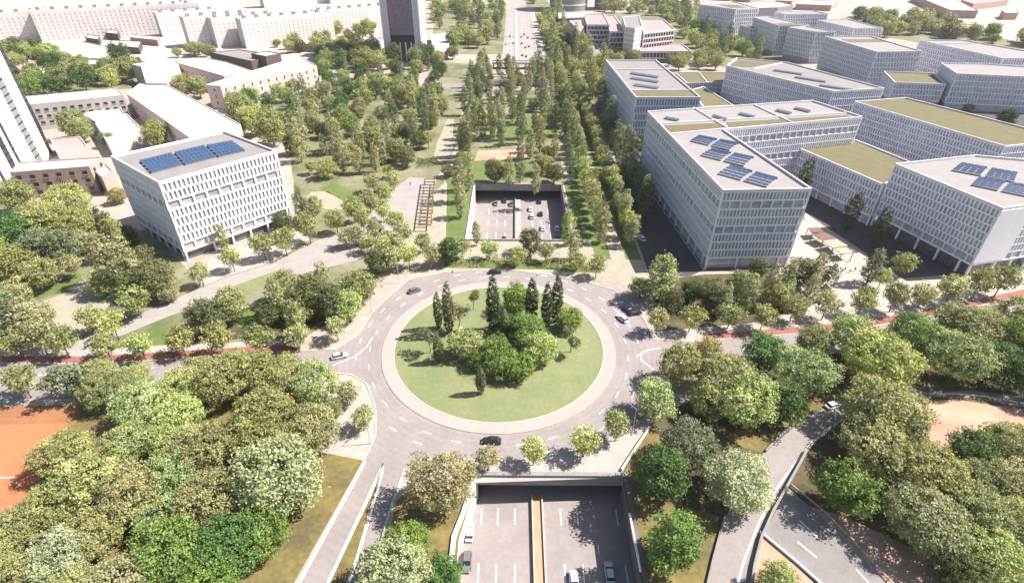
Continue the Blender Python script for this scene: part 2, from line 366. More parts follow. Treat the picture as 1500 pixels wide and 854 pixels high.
wall('edge_wall', SS([(910, 690), (932, 656), (951, 628)]), .35, 0, .8, M_white, 'pale low wall between the pavement and dry grass right of underpass', 'wall')

# near sunk road
nr = MB(); nr.quad((-12, 14, DZ), (26, 14, DZ), (26, 112, DZ), (-12, 112, DZ))
nroad = nr.build('underpass_road', M_asph, kind='structure'); nroad['_o'] = (0, 0, 0)
for yy in (58.6, 71.2, 46, 33):
    for px in (705, 729, 754, 822, 847):
        x = S(px, 760 if px < 780 else 765, DZ)[0]
        dash(x, yy, math.pi/2, nroad, DZ+.004, 1.65)
    dash(25.5-2.2, yy, math.pi/2, nroad, DZ+.004, 1.65)
wb = MB()
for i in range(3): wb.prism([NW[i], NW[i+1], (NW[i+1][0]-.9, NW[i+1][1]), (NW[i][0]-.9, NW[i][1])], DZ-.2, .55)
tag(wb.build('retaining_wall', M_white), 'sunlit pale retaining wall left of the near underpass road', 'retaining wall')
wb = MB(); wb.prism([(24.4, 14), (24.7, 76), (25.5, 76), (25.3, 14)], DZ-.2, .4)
tag(wb.build('retaining_wall', M_conc_shade), 'shaded grey retaining wall right of the near underpass road', 'retaining wall')
tag((lambda b: (b.ribbon([(24.3, 67), (24.3, 55)], .35, .41, .95), b.build('coping', M_white))[1])(MB()), 'short white coping on the wall right of the near underpass', 'coping')
wb = MB(); wb.prism([(-8.2, 76.0), (25.8, 76.0), (25.8, 77.0), (-8.2, 77.0)], -2.6, .75)
p = tag(wb.build('portal_beam', M_conc), 'grey beam over the dark mouth of the near underpass', 'underpass portal')
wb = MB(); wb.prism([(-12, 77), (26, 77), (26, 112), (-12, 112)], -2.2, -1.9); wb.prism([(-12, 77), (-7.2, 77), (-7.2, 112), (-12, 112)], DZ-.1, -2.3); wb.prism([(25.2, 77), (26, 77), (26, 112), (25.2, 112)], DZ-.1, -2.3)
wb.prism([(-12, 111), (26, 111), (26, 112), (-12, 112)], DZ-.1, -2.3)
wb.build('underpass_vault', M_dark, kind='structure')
def median(x0, x1, y0, y1, label):
    t = thing('road_median', label, 'road median', ((x0+x1)/2, (y0+y1)/2, DZ))
    b = MB(); b.prism([(x0+.35, y0), (x1-.35, y0), (x1-.35, y1), (x0+.35, y1)], DZ, DZ+.45); b.build('planter_bed', mat('median_sand', (.33, .24, .16), .95, .1, .5), t)
    for a in (x0, x1-.3):
        b = MB(); b.prism([(a, y0), (a+.3, y0), (a+.3, y1), (a, y1)], DZ, DZ+.9); b.build('barrier', M_kerb, t)
median(4.7, 7.2, 16, 76, 'sand filled median with white edges in the near underpass road')
# far sunk road
fr = MB(); fr.quad((-18, 180, DZ), (23, 180, DZ), (23, 268, DZ), (-18, 268, DZ))
froad = fr.build('underpass_road', M_asph, kind='structure'); froad['_o'] = (0, 0, 0)
for yy in (200, 212, 224):
    for x in (-10.6, -6.9, -3.2, 8.6, 12.3, 16): dash(x, yy, math.pi/2, froad, DZ+.004, 2.6)
x0, x1, y0, y1 = FR
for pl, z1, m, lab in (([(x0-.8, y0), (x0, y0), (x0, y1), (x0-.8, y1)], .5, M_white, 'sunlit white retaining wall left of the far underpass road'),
                       ([(x1, y0), (x1+.8, y0), (x1+.8, y1), (x1, y1)], .5, M_conc_shade, 'retaining wall with pale top right of the far underpass road'),
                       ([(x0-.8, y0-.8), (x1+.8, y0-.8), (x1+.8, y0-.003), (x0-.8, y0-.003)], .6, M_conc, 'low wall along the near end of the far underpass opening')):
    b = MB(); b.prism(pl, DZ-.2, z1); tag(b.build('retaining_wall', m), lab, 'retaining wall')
b = MB(); b.prism([(x0-.8, y1+.003), (x1+.8, y1+.003), (x1+.8, y1+1), (x0-.8, y1+1)], -2.4, .8)
tag(b.build('portal_beam', M_conc), 'grey beam over the dark mouth of the far underpass', 'underpass portal')
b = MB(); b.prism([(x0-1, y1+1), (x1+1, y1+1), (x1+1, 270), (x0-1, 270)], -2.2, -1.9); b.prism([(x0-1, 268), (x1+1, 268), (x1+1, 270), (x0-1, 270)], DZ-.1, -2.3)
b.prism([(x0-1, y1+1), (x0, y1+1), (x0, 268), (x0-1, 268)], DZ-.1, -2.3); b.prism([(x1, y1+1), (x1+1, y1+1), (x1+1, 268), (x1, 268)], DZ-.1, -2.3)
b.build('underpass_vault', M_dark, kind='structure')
t = thing('road_median', 'white median dividing the far underpass road', 'road median', (2.4, 210, DZ))
b = MB(); b.prism([(1.3, 184), (3.6, 184), (3.6, 236), (1.3, 236)], DZ, DZ+.5); b.build('slab', M_pave, t)
b = MB(); b.prism([(1.0, 184), (1.28, 184), (1.28, 236), (1.0, 236)], DZ, DZ+1.1); b.build('barrier', M_conc, t)

# park ground, street and lawns on the left
flat('park_ground', SS([(-200, 300), (60, 295), (230, 345), (275, 395), (420, 350), (435, 300), (420, 200), (330, 165), (640, 90), (700, 95), (655, 230), (640, 360), (560, 395), (540, 440), (440, 497), (300, 503), (130, 511), (-200, 512)]), .004, M_parkearth)
flat('side_street', SS([(60, 512), (100, 505), (165, 478), (250, 440), (335, 405), (400, 385), (470, 350), (540, 318), (560, 290), (600, 260), (640, 262), (620, 300), (588, 350), (560, 372), (400, 412), (250, 462), (165, 497), (125, 512)]), .012, M_street)
flat('plaza', SS([(275, 396), (330, 372), (430, 335), (455, 350), (400, 384), (335, 404), (290, 422)]), .016, M_pave)
flat('plaza', SS([(560, 372), (588, 350), (600, 322), (650, 268), (652, 358), (648, 392), (600, 400), (570, 405), (530, 430), (500, 440), (540, 400)]), .016, M_pave2)
flat('lawn', SS([(48, 435), (116, 400), (128, 416), (54, 440)]), .020, M_lawn)
flat('lawn', SS([(167, 500), (205, 487), (248, 478), (253, 503), (167, 511)]), .020, M_lawn)
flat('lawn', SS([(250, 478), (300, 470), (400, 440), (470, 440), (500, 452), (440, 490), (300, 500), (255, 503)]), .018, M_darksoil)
flat('lawn', SS([(340, 462), (380, 448), (400, 470), (350, 480)]), .024, M_lawn)
flat('lawn', SS([(466, 276), (489, 268), (526, 284), (512, 295), (500, 292)]), .020, M_lawn)
flat('sports_court', SS([(456, 281), (480, 281), (505, 297), (500, 310), (440, 300)]), .020, M_pave2)
flat('sports_court', SS([(58, 443), (128, 418), (172, 435), (112, 495), (90, 490), (73, 462)]), .020, M_pave2)
flat('park_path', SS([(95, 425), (130, 405), (140, 412), (170, 432), (160, 440), (128, 422)]), .024, M_pave)
flat('lawn', SS([(150, 395), (200, 385), (215, 430), (175, 440)]), .020, M_lawn)
flat('lawn', SS([(0, 415), (60, 400), (70, 412), (0, 440)]), .020, M_lawn)
flat('lawn', SS([(340, 420), (400, 398), (420, 405), (360, 430)]), .020, M_palelawn)
flat('lawn', SS([(655, 268), (696, 270), (688, 310), (681, 353), (653, 356)]), .018, M_lawn)
flat('lawn', SS([(826, 268), (850, 262), (866, 300), (880, 352), (845, 355)]), .018, M_lawn)
flat('lawn', SS([(655, 376), (672, 379), (850, 388), (880, 396), (880, 401), (800, 395), (650, 392)]), .024, M_lawn)
flat('plaza', SS([(640, 358), (905, 358), (940, 402), (900, 412), (800, 395), (720, 388), (640, 392)]), .014, M_pave2)
# centre park strip
flat('park_ground', SS([(652, 268), (660, 225), (700, 120), (830, 100), (850, 200), (872, 268)]), .008, M_parkearth)
flat('lawn', SS([(680, 262), (700, 236), (800, 236), (830, 262)]), .014, M_lawn)
flat('lawn', SS([(735, 172), (810, 168), (825, 205), (720, 208)]), .014, M_lawn)
flat('lawn', SS([(665, 200), (685, 150), (692, 150), (690, 200)]), .014, M_lawn)
flat('lawn', SS([(655, 250), (665, 215), (690, 215), (690, 250)]), .014, M_lawn)
flat('plaza', SS([(700, 221), (772, 219), (772, 232), (695, 236)]), .018, M_sand)
flat('park_path', SS([(640, 262), (662, 225), (680, 190), (690, 145), (699, 145), (692, 185), (676, 222), (655, 262)]), .022, M_pave)
flat('park_path', SS([(640, 210), (655, 175), (665, 175), (662, 222), (648, 240), (635, 232)]), .018, M_pave2)
flat('boulevard_path', [(24.5, 184), (30, 184), (30, 480), (24.5, 480)], .012, M_pave2)
flat('boulevard_path', [(36, 184), (41, 184), (41, 480), (36, 480)], .012, M_pave2)
for x_ in (30.2, 41.2): flat('lawn_strip', [(x_, 170), (x_+5.6, 170), (x_+5.6, 480), (x_, 480)], .016, M_lawn)
flat('shaded_street', SS([(892, 160), (905, 260), (925, 330), (952, 405), (1010, 405), (1030, 396), (936, 258), (912, 214), (883, 156)]), .018, M_asph_shade)
flat('campus_paving', SS([(936, 256), (1034, 396), (1290, 410), (1500, 395), (1700, 370), (1700, 200), (1300, 130), (1000, 110), (912, 213)]), .006, M_asph_shade)
flat('plaza', SS([(1180, 312), (1206, 330), (1270, 372), (1290, 410), (1384, 415), (1342, 440), (1256, 440), (1165, 460), (1130, 420)]), .010, M_pave)
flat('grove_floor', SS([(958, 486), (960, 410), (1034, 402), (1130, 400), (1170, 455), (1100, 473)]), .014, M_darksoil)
cross = flat('cross_street', [S(560, 128), S(560, 120), (-8, 430), (60, 430), S(1010, 112), S(1010, 120), (60, 412), (-8, 412)], .010, M_asph)
flat('park_ground', SS([(560, 95), (650, 80), (736, 80), (745, 20), (700, 5), (640, 10), (632, 60)]), .006, M_parkearth)
flat('park_ground', SS([(786, 90), (770, 0), (800, 0), (840, 60), (885, 100), (885, 156), (850, 150)]), .006, M_parkearth)
flat('park_ground', SS([(880, 20), (1000, 15), (1110, 60), (1200, 110), (1120, 112), (1020, 90)]), .006, M_parkearth)
flat('park_ground', SS([(1220, 30), (1260, 22), (1400, 50), (1600, 60), (1600, 110), (1300, 55)]), .006, M_parkearth)
flat('park_ground', SS([(0, 75), (90, 85), (200, 90), (200, 130), (45, 138), (20, 110)]), .006, M_parkearth)
# far road and its overbridges
far = [(-10.5, 505), (21, 505), (21, 900), (-10.5, 900)]
froad2 = flat('far_boulevard', far, .022, M_street); froad2['_o'] = (0, 0, 0)
for i, y_ in enumerate(range(510, 780, 22)):
    for x_ in (-6, -2.5, 9.5, 13): dash(x_, y_, math.pi/2, froad2, .028, 3.5)
b = MB(); b.prism([(1.2, 508), (3.6, 508), (3.6, 890), (1.2, 890)], .02, .4); b.build('median', M_kerb, parent=froad2)
flat('side_road', [(21.5, 540), (30, 540), (28, 900), (21.5, 900)], .018, M_pave)
def bridge(x0, x1, y, wd, z, label):
    t = thing('road_bridge', label, 'bridge', ((x0+x1)/2, y, 0))
    b = MB(); b.prism([(x0, y), (x1, y), (x1, y+wd), (x0, y+wd)], z-.7, z); b.build('deck', M_pave, t)
    for yy in (y, y+wd-.3):
        b = MB(); b.prism([(x0, yy), (x1, yy), (x1, yy+.3), (x0, yy+.3)], z+.003, z+1.1); b.build('parapet', M_white, t)
    for k in range(4):
        x = x0+1+(x1-x0-2)*k/3; b = MB(); b.prism([(x-.5, y+.5), (x+.5, y+.5), (x+.5, y+wd-.5), (x-.5, y+wd-.5)], 0, z-.703); b.build('pier', M_conc, t)
bridge(-18, 29, 482, 9, 4.5, 'pale bridge with white parapets crossing at the end of the far boulevard')
bridge(-26, 26, 425, 5, 2.2, 'lower white railed bridge between the park strips before the boulevard')

# ------------------------------------------------------------------ buildings
FOOT = []
def office(name, label, roofpx, H, fh=3.7, gh=4.6, fin=1.45, colon=False, roofm=None, zones=(), lines=(), group='white office blocks with finned facades', sparse=(), world=False, bandm=None, glassm=None, finw=.32, band=.55, pillars=7.0, inset=.5, parapet=.9, gapfrac=.0, cat='office building'):
    poly = ccw(roofpx if world else SS(roofpx, H)); FOOT.append(poly)
    cx = sum(p[0] for p in poly)/len(poly); cy = sum(p[1] for p in poly)/len(poly)
    t = thing(name, label, cat, (cx, cy, 0), group)
    band = .42 if band == .55 else band; bandm = bandm or M_whitef; glassm = glassm or M_glass
    nf = max(1, round((H-gh)/fh)); fh = (H-gh)/nf
    inn = offset(poly, inset)
    b = MB(); b.prism(inn, gh+.05, H-.3); b.build('glazing', glassm, t)
    b = MB(); b.prism(offset(poly, 1.3 if colon else inset+.05), 0, gh+.05); b.build('ground_floor', M_glassg if colon else glassm, t)
    for k in range(nf+1):
        z = gh+k*fh
        b = MB(); b.prism(poly, z-band/2 if k else z-.4, min(z+band/2, H)); b.build('floor_band', bandm, t)
    rr = random.Random(len(FOOT)*13+1)
    b = MB(); n = len(poly)
    for i in range(n):
        p, q = Vector(poly[i]), Vector(poly[(i+1) % n]); d = q-p; L = d.length; u = d/L; nn = Vector((-u.y, u.x)); a = math.atan2(u.y, u.x)
        cnt = max(2, int(L/fin))
        for k in range(nf):
            z0, z1 = gh+k*fh+(band/2 if k else .2), gh+(k+1)*fh-band/2
            off = 0 if k in sparse else (k % 2)*.5
            st = 3 if k in sparse else 1
            for j in range(0, cnt+1, st):
                s_ = min(L-.2, max(.2, (j+off)*L/cnt))
                c = p+u*s_+nn*(inset*.5+.03); b.box(c.x, c.y, z0, z1, finw, inset, a)
    b.build('window_fins', bandm, t, kind='stuff')
    pm = {}
    if colon or pillars:
        step = 1 if colon else 1
        for i in range(n):
            p, q = Vector(poly[i]), Vector(poly[(i+1) % n]); d = q-p; L = d.length; u = d/L; nn = Vector((-u.y, u.x)); a = math.atan2(u.y, u.x)
            # only facades that can be seen from the south
            if nn.y < -.3 and not colon: continue
            if not colon and (-u.x*0+u.y*-1) > 2: continue
            cnt = max(1, int(L/pillars))
            if 'm' not in pm: bb = MB(); bb.box(0, 0, 0, gh-.4, .6, .6); pm['m'] = bb.mesh('pillar', bandm)
            for j in range(cnt):
                c = p+u*(j+.5 if j else .35)*L/cnt if j else p+u*.35+nn*.0
                c = c+nn*.36
                o = bpy.data.objects.new('pillar', pm['m']); COL.objects.link(o); o.parent = t; o.location = (c.x-cx, c.y-cy, 0); o.rotation_euler = (0, 0, a)
    b = MB(); b.prism(offset(poly, .45), H+.003, H+.1); b.build('roof', roofm or M_roof, t)
    b = MB(); b.ring(poly, offset(poly, .5), H+.003, H+parapet); b.build('parapet', M_white, t)
    for k, (zp, zm) in enumerate(zones):
        b = MB(); b.prism(SS(zp, H+.2) if not world else zp, H+.103, H+.25); b.build('green_roof' if zm is M_green else 'roof_field', zm, t)
    for ln in lines:
        b = MB(); b.ribbon(SS(ln, H+.4) if not world else ln, .55, H+.11, H+.65); b.build('roof_divider', M_white, t)
    t['_h'] = H
    return t
def array(t, corners, nu, nv, m=M_panel, gap=.12, tilt=.25, gv=.2):
    """tilted rows of solar panels on a roof: corner pixels go round, first edge along the rows"""
    H = t['_h']; z = H+.7
    P = [Vector(S(x, y, z)) for x, y in corners]; o = thing.__globals__  # plain Empty part
    c = sum(P, Vector((0, 0)))/4; org = t['_o']
    fr = MB()
    for sgn in (0.03, .97):
        a = P[0].lerp(P[3], sgn); b_ = P[1].lerp(P[2], sgn); fr.ribbon([tuple(a), tuple(b_)], .18, H+.1, z-.05)
    arr = fr.build('solar_array', M_frame, t)
    me = None
    for i in range(nu):
        for j in range(nv):
            u0, u1, v0, v1 = (i+gap/2)/nu, (i+1-gap/2)/nu, (j+gv/2)/nv, (j+1-gv/2)/nv
            def q(u, v): return P[0].lerp(P[1], u).lerp(P[3].lerp(P[2], u), v)
            if me is None:
                cc = q((u0+u1)/2, (v0+v1)/2); b = MB(); zs = (tilt, tilt, 0, 0)
                pts = [q(u0, v0), q(u1, v0), q(u1, v1), q(u0, v1)]
                pts = [(p.x-cc.x, p.y-cc.y) for p in pts]
                i0 = 0; b.v = [(x, y, zz) for (x, y), zz in zip(pts, zs)] + [(x, y, zz+.08) for (x, y), zz in zip(pts, zs)]
                b.f = [(0, 1, 5, 4), (1, 2, 6, 5), (2, 3, 7, 6), (3, 0, 4, 7), (4, 5, 6, 7), (3, 2, 1, 0)]
                me = b.mesh('solar_panel', m); base = cc
            cc = q((u0+u1)/2, (v0+v1)/2)
            o = bpy.data.objects.new('solar_panel', me); COL.objects.link(o); o.parent = arr; o.location = (cc.x-org[0], cc.y-org[1], z)
    return arr

def array2(t, c, nu, nv, m, **k):
    """two half arrays with a walkway between them"""
    L_ = lambda a, b, f: (a[0]+(b[0]-a[0])*f, a[1]+(b[1]-a[1])*f)
    array(t, [c[0], L_(c[0], c[1], .465), L_(c[3], c[2], .465), c[3]], nu//2, nv, m, **k)
    array(t, [L_(c[0], c[1], .535), c[1], c[2], L_(c[3], c[2], .535)], nu//2, nv, m, **k)
A = office('office_building', 'free-standing white office block with blue solar panels left of the roundabout', [(163, 232), (233, 271), (405.5, 224), (329, 195)], 29, gh=3.8, fh=3.1, fin=1.45, colon=True, sparse=(0, 5), finw=.62, pillars=6, glassm=M_glassw)
array(A, [(204, 235.5), (251, 224), (266.5, 241), (222, 253)], 8, 4)
array(A, [(255, 223.5), (299, 213), (317, 229.5), (271, 241)], 8, 4)
array(A, [(302, 213), (339.5, 206.5), (359.5, 220), (320, 229.5)], 7, 4)
B = office('office_building', 'large white L-shaped office block with three groups of roof solar panels', [(948, 165.6), (1058.4, 282), (1189, 280), (1059.7, 192.5), (1263, 173.7), (1190, 149.5)], 29, gh=4.5, fh=3.05, fin=1.15, finw=.3,
           roofm=M_roofl, zones=[([(968, 184.5), (1058, 180), (1062, 187), (984, 194)], M_green), ([(1064, 179.5), (1148, 174.5), (1160, 179), (1068, 186.5)], M_green), ([(1152, 174.2), (1240, 168.5), (1252, 173), (1163, 178.8)], M_green)],
           lines=[[(963, 181.5), (1240, 165.5)], [(984, 196), (1063, 188.5)], [(1016, 158), (1066, 188)], [(1105, 154), (1163, 181)]], sparse=(3, 6))
array2(B, [(1024, 198), (1083, 209), (1068, 219.5), (1011, 206)], 8, 4, M_panel3, gap=.1, gv=.5)
array2(B, [(1043, 217), (1105, 229.5), (1089.5, 243), (1026, 227)], 8, 4, M_panel3, gap=.1, gv=.5)
array2(B, [(1071, 241), (1140, 260), (1123, 273.5), (1051, 254)], 8, 4, M_panel3, gap=.1, gv=.5)
for c in ([(975, 171), (995, 175), (992, 177), (973, 173)], [(1045, 168), (1066, 174), (1063, 176), (1043, 170)], [(1084, 165), (1106, 170), (1103, 172), (1082, 167)], [(1138, 160), (1160, 165), (1157, 167), (1136, 162)], [(1165, 157), (1188, 162), (1185, 164), (1163, 159)]):
    array(B, c, 6, 1, M_panel2)
D = office('office_building', 'right-edge white office block with tall ground-floor colonnade and solar panels', [(1310, 242.6), (1467.7, 308.6), (1640, 285), (1580, 243), (1427, 230)], 25.3, gh=5, fh=2.85, colon=True, roofm=M_roofl, fin=1.4, sparse=(0,), finw=.36, pillars=7)
array2(D, [(1408.5, 238), (1491, 252.5), (1486, 266.5), (1394, 249)], 8, 5, M_panel3, gap=.1, gv=.5)
array2(D, [(1434, 259), (1520, 273), (1506, 288), (1423, 270.5)], 8, 5, M_panel3, gap=.1, gv=.5)
pD, qD = Vector(S(1467.7, 308.6, 25.3)), Vector(S(1640, 285, 25.3)); uD = (qD-pD).normalized(); nD = Vector((uD.y, -uD.x))
b = MB(); b.prism([tuple(pD+nD*.004), tuple(pD+uD*14+nD*.004), tuple(pD+uD*14+nD*.12), tuple(pD+nD*.12)], 5.4, 25.2); b.build('blank_wall', M_whitef, D)
C = office('office_building', 'lower white link block with plain olive green roof in the courtyard', [(1163, 216), (1253.5, 206.7), (1345, 244), (1294, 273)], 17, gh=4, fh=3.1, fin=1.35, roofm=M_green, parapet=.7)
Eb = office('office_building', 'long white block with one big plain olive roof at right edge', [(1250.8, 150.8), (1326, 145), (1520, 194), (1540, 210), (1471.7, 216.8)], 24, gh=4, fh=3.0, fin=1.35, roofm=M_green, parapet=.8)
Fb = office('office_building', 'white block with a green roof strip left of the campus beside shaded street', [(887, 90), (961, 90), (1026, 145), (931, 145)], 27, roofm=M_roof,
            zones=[([(927, 134), (1015, 133.5), (1021, 142), (932, 142.5)], M_green)], lines=[[(899, 102), (973, 102)], [(926, 132.5), (1014, 132)]])
for c in ([(925, 106), (965, 112), (963, 114), (923, 108)], [(925, 113), (965, 119), (963, 121), (923, 115)], [(930, 123), (965, 128), (963, 130), (928, 125)]): array(Fb, c, 10, 1, M_panel2)
G_ = office('office_building', 'white block with pointed green roof corner behind the large L-shaped block', [(1064, 98), (1078.6, 86.7), (1152.5, 93), (1295, 131.4), (1220, 136)], 24, zones=[([(1068, 97), (1080, 88.5), (1136, 92), (1100, 99)], M_green)], lines=[[(1104, 101.5), (1146, 92.5)]])
for c in ([(1134, 102), (1175, 108), (1174, 109.5), (1133, 103.5)], [(1165, 112), (1210, 119), (1209, 120.5), (1164, 113.5)], [(1201, 124), (1250, 131), (1248, 132.5), (1200, 125.5)]): array(G_, c, 12, 1, M_panel2)
office('low_link_building', 'low link block with green roof between two white office blocks', [(988, 107), (1066, 107), (1072, 121), (1006, 123)], 10, gh=3.5, roofm=M_green, lines=[[(1024, 107), (1036, 121)]], parapet=.6)
office('low_link_building', 'low green-roofed podium behind the wing of the L-shaped block', [(1012, 133), (1030, 128), (1075, 156), (1030, 158)], 9, gh=3.5, roofm=M_green, parapet=.6)
FARG = 'distant white campus blocks at upper right'
office('office_building', 'widest distant white block at upper right with pale divided roof', [(1207.7, 55), (1284.5, 78), (1350.5, 76.8), (1275, 55)], 25, fin=2.2, finw=.5, roofm=M_roofl, group=FARG, zones=[([(1232, 58), (1285, 58), (1297, 62), (1246, 62.5)], M_green)], pillars=0)
office('office_building', 'distant white block left of the widest one at upper right', [(1155, 41.8), (1196, 48.5), (1225, 48.5), (1181, 40)], 25, fin=2.2, finw=.5, roofm=M_roofl, group=FARG, pillars=0)
office('office_building', 'distant white block with small green roof patch, behind a taller twin', [(1104, 27), (1141, 39.5), (1186, 39), (1126, 25.6)], 25, fin=2.4, finw=.6, roofm=M_roofl, group=FARG, pillars=0, zones=[([(1134, 35), (1165, 34.5), (1174, 37.5), (1142, 38)], M_green)])
office('office_building', 'long low distant white block behind the twin blocks', [(1135, 19), (1150, 22.5), (1213, 21.5), (1190, 17)], 25, fin=2.6, finw=.7, roofm=M_roofl, group=FARG, pillars=0)
office('office_building', 'distant white block nearest to the band of trees at upper right', [(1197, 31), (1251, 43), (1294, 43), (1243, 29.6)], 20, fin=2.6, finw=.7, roofm=M_roofl, group=FARG, pillars=0)
office('office_building', 'long grey-shaded distant block below the trees at the right edge', [(1346.5, 60.6), (1469, 87.5), (1560, 86), (1412, 60.6)], 25, fin=2.0, finw=.5, roofm=M_roofl, group=FARG, pillars=0, lines=[[(1364, 64.5), (1430, 64.5)]])
office('office_building', 'white block with pale roof at right edge above the long olive roof', [(1377.5, 94.3), (1401.7, 110), (1540, 116), (1560, 104), (1440, 95)], 22, fin=1.8, roofm=M_roofl, group=FARG, pillars=0)
office('low_link_building', 'small lower white block with weedy green roof terrace', [(1294, 106.4), (1310, 122.6), (1385.5, 125.2), (1367, 109)], 15, fin=1.8, roofm=M_green, pillars=0)
office('office_building', 'distant white block at far left of the upper right campus', [(1024, 8), (1078, 15.5), (1112, 14), (1072, 3)], 28, fin=2.6, finw=.7, roofm=M_roofl, group=FARG, pillars=0, zones=[([(1052, 7), (1080, 8), (1094, 12), (1070, 12)], M_green)])
office('office_building', 'distant white block with flat roof just before the twin blocks', [(1084, 38), (1100, 43), (1140, 43), (1112, 37)], 17, fin=2.4, finw=.6, roofm=M_green, group=FARG, pillars=0)

# hospital: dark glass bands, pink roofs
HG = 'hospital wings with pink roofs'
def hosp(label, px, H, roofm=M_brickroof, fh=4.2, fin=3.0):
    return office('hospital_wing', label, px, H, fh=fh, gh=4, fin=fin, band=1.15, bandm=M_whitewall, glassm=M_glassb, finw=.4, roofm=roofm, group=HG, pillars=0, inset=.9, parapet=1, cat='hospital building')
hosp('front left hospital wing with dark blue window bands and grey roof end', [(860, 38), (893, 38), (884, 22), (855, 22)], 24)
hosp('second hospital wing with three dark window bands beside the white corner', [(893.5, 48), (916, 48), (900, 24), (886, 24)], 21)
hosp('right hospital wing with dark window bands and pink flat roof', [(943, 50), (989, 45), (972, 30), (938, 30)], 21)
hosp('low hospital front block with long dark windows and pink roof', [(937, 77), (1013, 77), (999, 66), (940, 66)], 9, fh=4)
hosp('left hospital block with pale side wall and pink roof', [(834, 32), (848, 47), (858, 38), (853, 31)], 21, fin=2)
office('hospital_tower', 'white hospital corner block with small punched windows and grey roof', [(916, 41), (930, 43), (941, 41), (936, 24), (912, 26)], 27, fh=4, gh=4, fin=2.2, band=2.3, finw=1.5, bandm=M_whitewall, group=HG, pillars=0, roofm=M_roof, cat='hospital building')
office('parking_block', 'low dark banded block left of the hospital behind the tree row', [(818, 20), (818, 28), (872, 26), (872, 19)], 13, fh=3.5, gh=3, fin=5, band=1.2, bandm=M_conc, glassm=M_glassd, roofm=M_creamwall, group=HG, pillars=0)
office('hospital_podium', 'dark low podium along the left side of the hospital', [(848, 62), (870, 88), (888, 84), (868, 60)], 7, fh=3.5, gh=3, fin=4, band=1.0, bandm=M_conc, glassm=M_glassd, roofm=M_roof, group=HG, pillars=0)

def cyl_tower(cx, cy, r, H, label):
    t = thing('round_tower', label, 'round tower', (cx, cy, 0), 'pair of round concrete towers')
    pc = circle(cx, cy, r, 48); FOOT.append(pc)
    b = MB(); b.prism(pc, 0, H); b.build('shaft', M_conc, t, smooth=False)
    for k in range(1, 8):
        b = MB(); b.ring(circle(cx, cy, r+.35, 48), circle(cx, cy, r-.1, 48), k*H/8, k*H/8+1.2); b.build('band', M_whitef, t)
    b = MB(); b.ring(circle(cx, cy, r+.6, 48), circle(cx, cy, r-.6, 48), H+.003, H+1.4); b.build('rim', M_white, t)
cyl_tower(78, 880, 27, 58, 'left of two round grey towers at the top edge behind the hospital')
cyl_tower(137, 890, 20, 58, 'right of two round grey towers at the top edge behind the hospital')

def block(name, label, px, H, wallm=M_creamwall, roofm=M_whitewall, win=None, world=False, group=None, cat='building', parapet=.7, winm=None):
    """rendered masonry block; win = (edge indices or None, spacing, storey, width, height, first sill)"""
    poly = ccw(px if world else SS(px, H)); FOOT.append(poly)
    cx = sum(p[0] for p in poly)/len(poly); cy = sum(p[1] for p in poly)/len(poly)
    t = thing(name, label, cat, (cx, cy, 0), group)
    b = MB(); b.prism(poly, 0, H); b.build('wall', wallm, t)
    b = MB(); b.prism(offset(poly, .4), H+.003, H+.12); b.build('roof', roofm, t)
    b = MB(); b.ring(poly, offset(poly, .4), H+.003, H+parapet); b.build('parapet', wallm, t)
    if win:
        sp, fh, ww, wh, sill = win; wb = MB(); fb = MB(); n = len(poly)
        for i in range(n):
            p, q = Vector(poly[i]), Vector(poly[(i+1) % n]); d = q-p; L = d.length; u = d/L; nn = Vector((u.y, -u.x)); a = math.atan2(u.y, u.x)
            mid = (p+q)/2
            if nn.dot(Vector((-mid.x, -mid.y))) < 0: continue     # back walls
            cnt = int((L-1)/sp); k = 0; z = sill
            while z+wh < H-.5:
                for j in range(cnt):
                    c = p+u*((j+.5)*L/max(cnt, 1))+nn*.02; wb.box(c.x, c.y, z, z+wh, ww, .1, a)
                    fb.box((c+nn*.08).x, (c+nn*.08).y, z-.25, z-.06, ww+.3, .3, a)
                z += fh
        wb.build('window_panes', winm or M_win, t, kind='stuff'); fb.build('window_sills', wallm, t, kind='stuff')
    t['_h'] = H; return t

# upper left: apartment slabs
AP = 'row of white apartment slabs at upper left'
ordn = ['first', 'second', 'third', 'fourth', 'fifth', 'sixth', 'seventh', 'eighth', 'ninth', 'tenth', 'eleventh', 'twelfth', 'thirteenth', 'fourteenth', 'fifteenth', 'sixteenth', 'seventeenth', 'eighteenth', 'nineteenth', 'twentieth']
slabs = [((200, 50), 21, 55), ((239, 55), 22, 60), ((281, 71), 26, 60), ((320, 70.5), 25, 60), ((362, 72), 25, 90), ((469, 52), 23, 120)]
def slab(nx, ny, H, L, label, wd=17, ang=39, grp=AP, clear=True):
    a = math.radians(ang); u = Vector((math.cos(a), math.sin(a))); v = Vector((-u.y, u.x)); n0 = Vector((nx, ny))
    pl = [tuple(n0), tuple(n0+u*L), tuple(n0+u*L+v*wd), tuple(n0+v*wd)]
    t = block('apartment_block', label, pl, H, M_whitewall, M_creamwall, (4.2, 3.1, 1.3, 1.4, 1.8), world=True, winm=M_winp, group=grp, cat='apartment building')
    org = t['_o']
    for k in range(max(2, int(L/12))):
        c = n0+u*(6+k*12)+v*wd*.5
        if 6+k*12 > L-2: break
        b = MB(); b.box(c.x, c.y, H+.13, H+2.6, 3.2, 2.6, a); b.build('roof_hut', M_conc, t)
for i, ((px, py), H, L) in enumerate(slabs):
    x, y = S(px, py); slab(x, y, H, L, f'{ordn[i]} white apartment slab from left in the stepped row, upper left')
x, y = S(62, 61); slab(x, y, 27, 150, 'largest white apartment slab rising at the upper left, long sunlit side', ang=30, grp='tall white slabs at upper left')
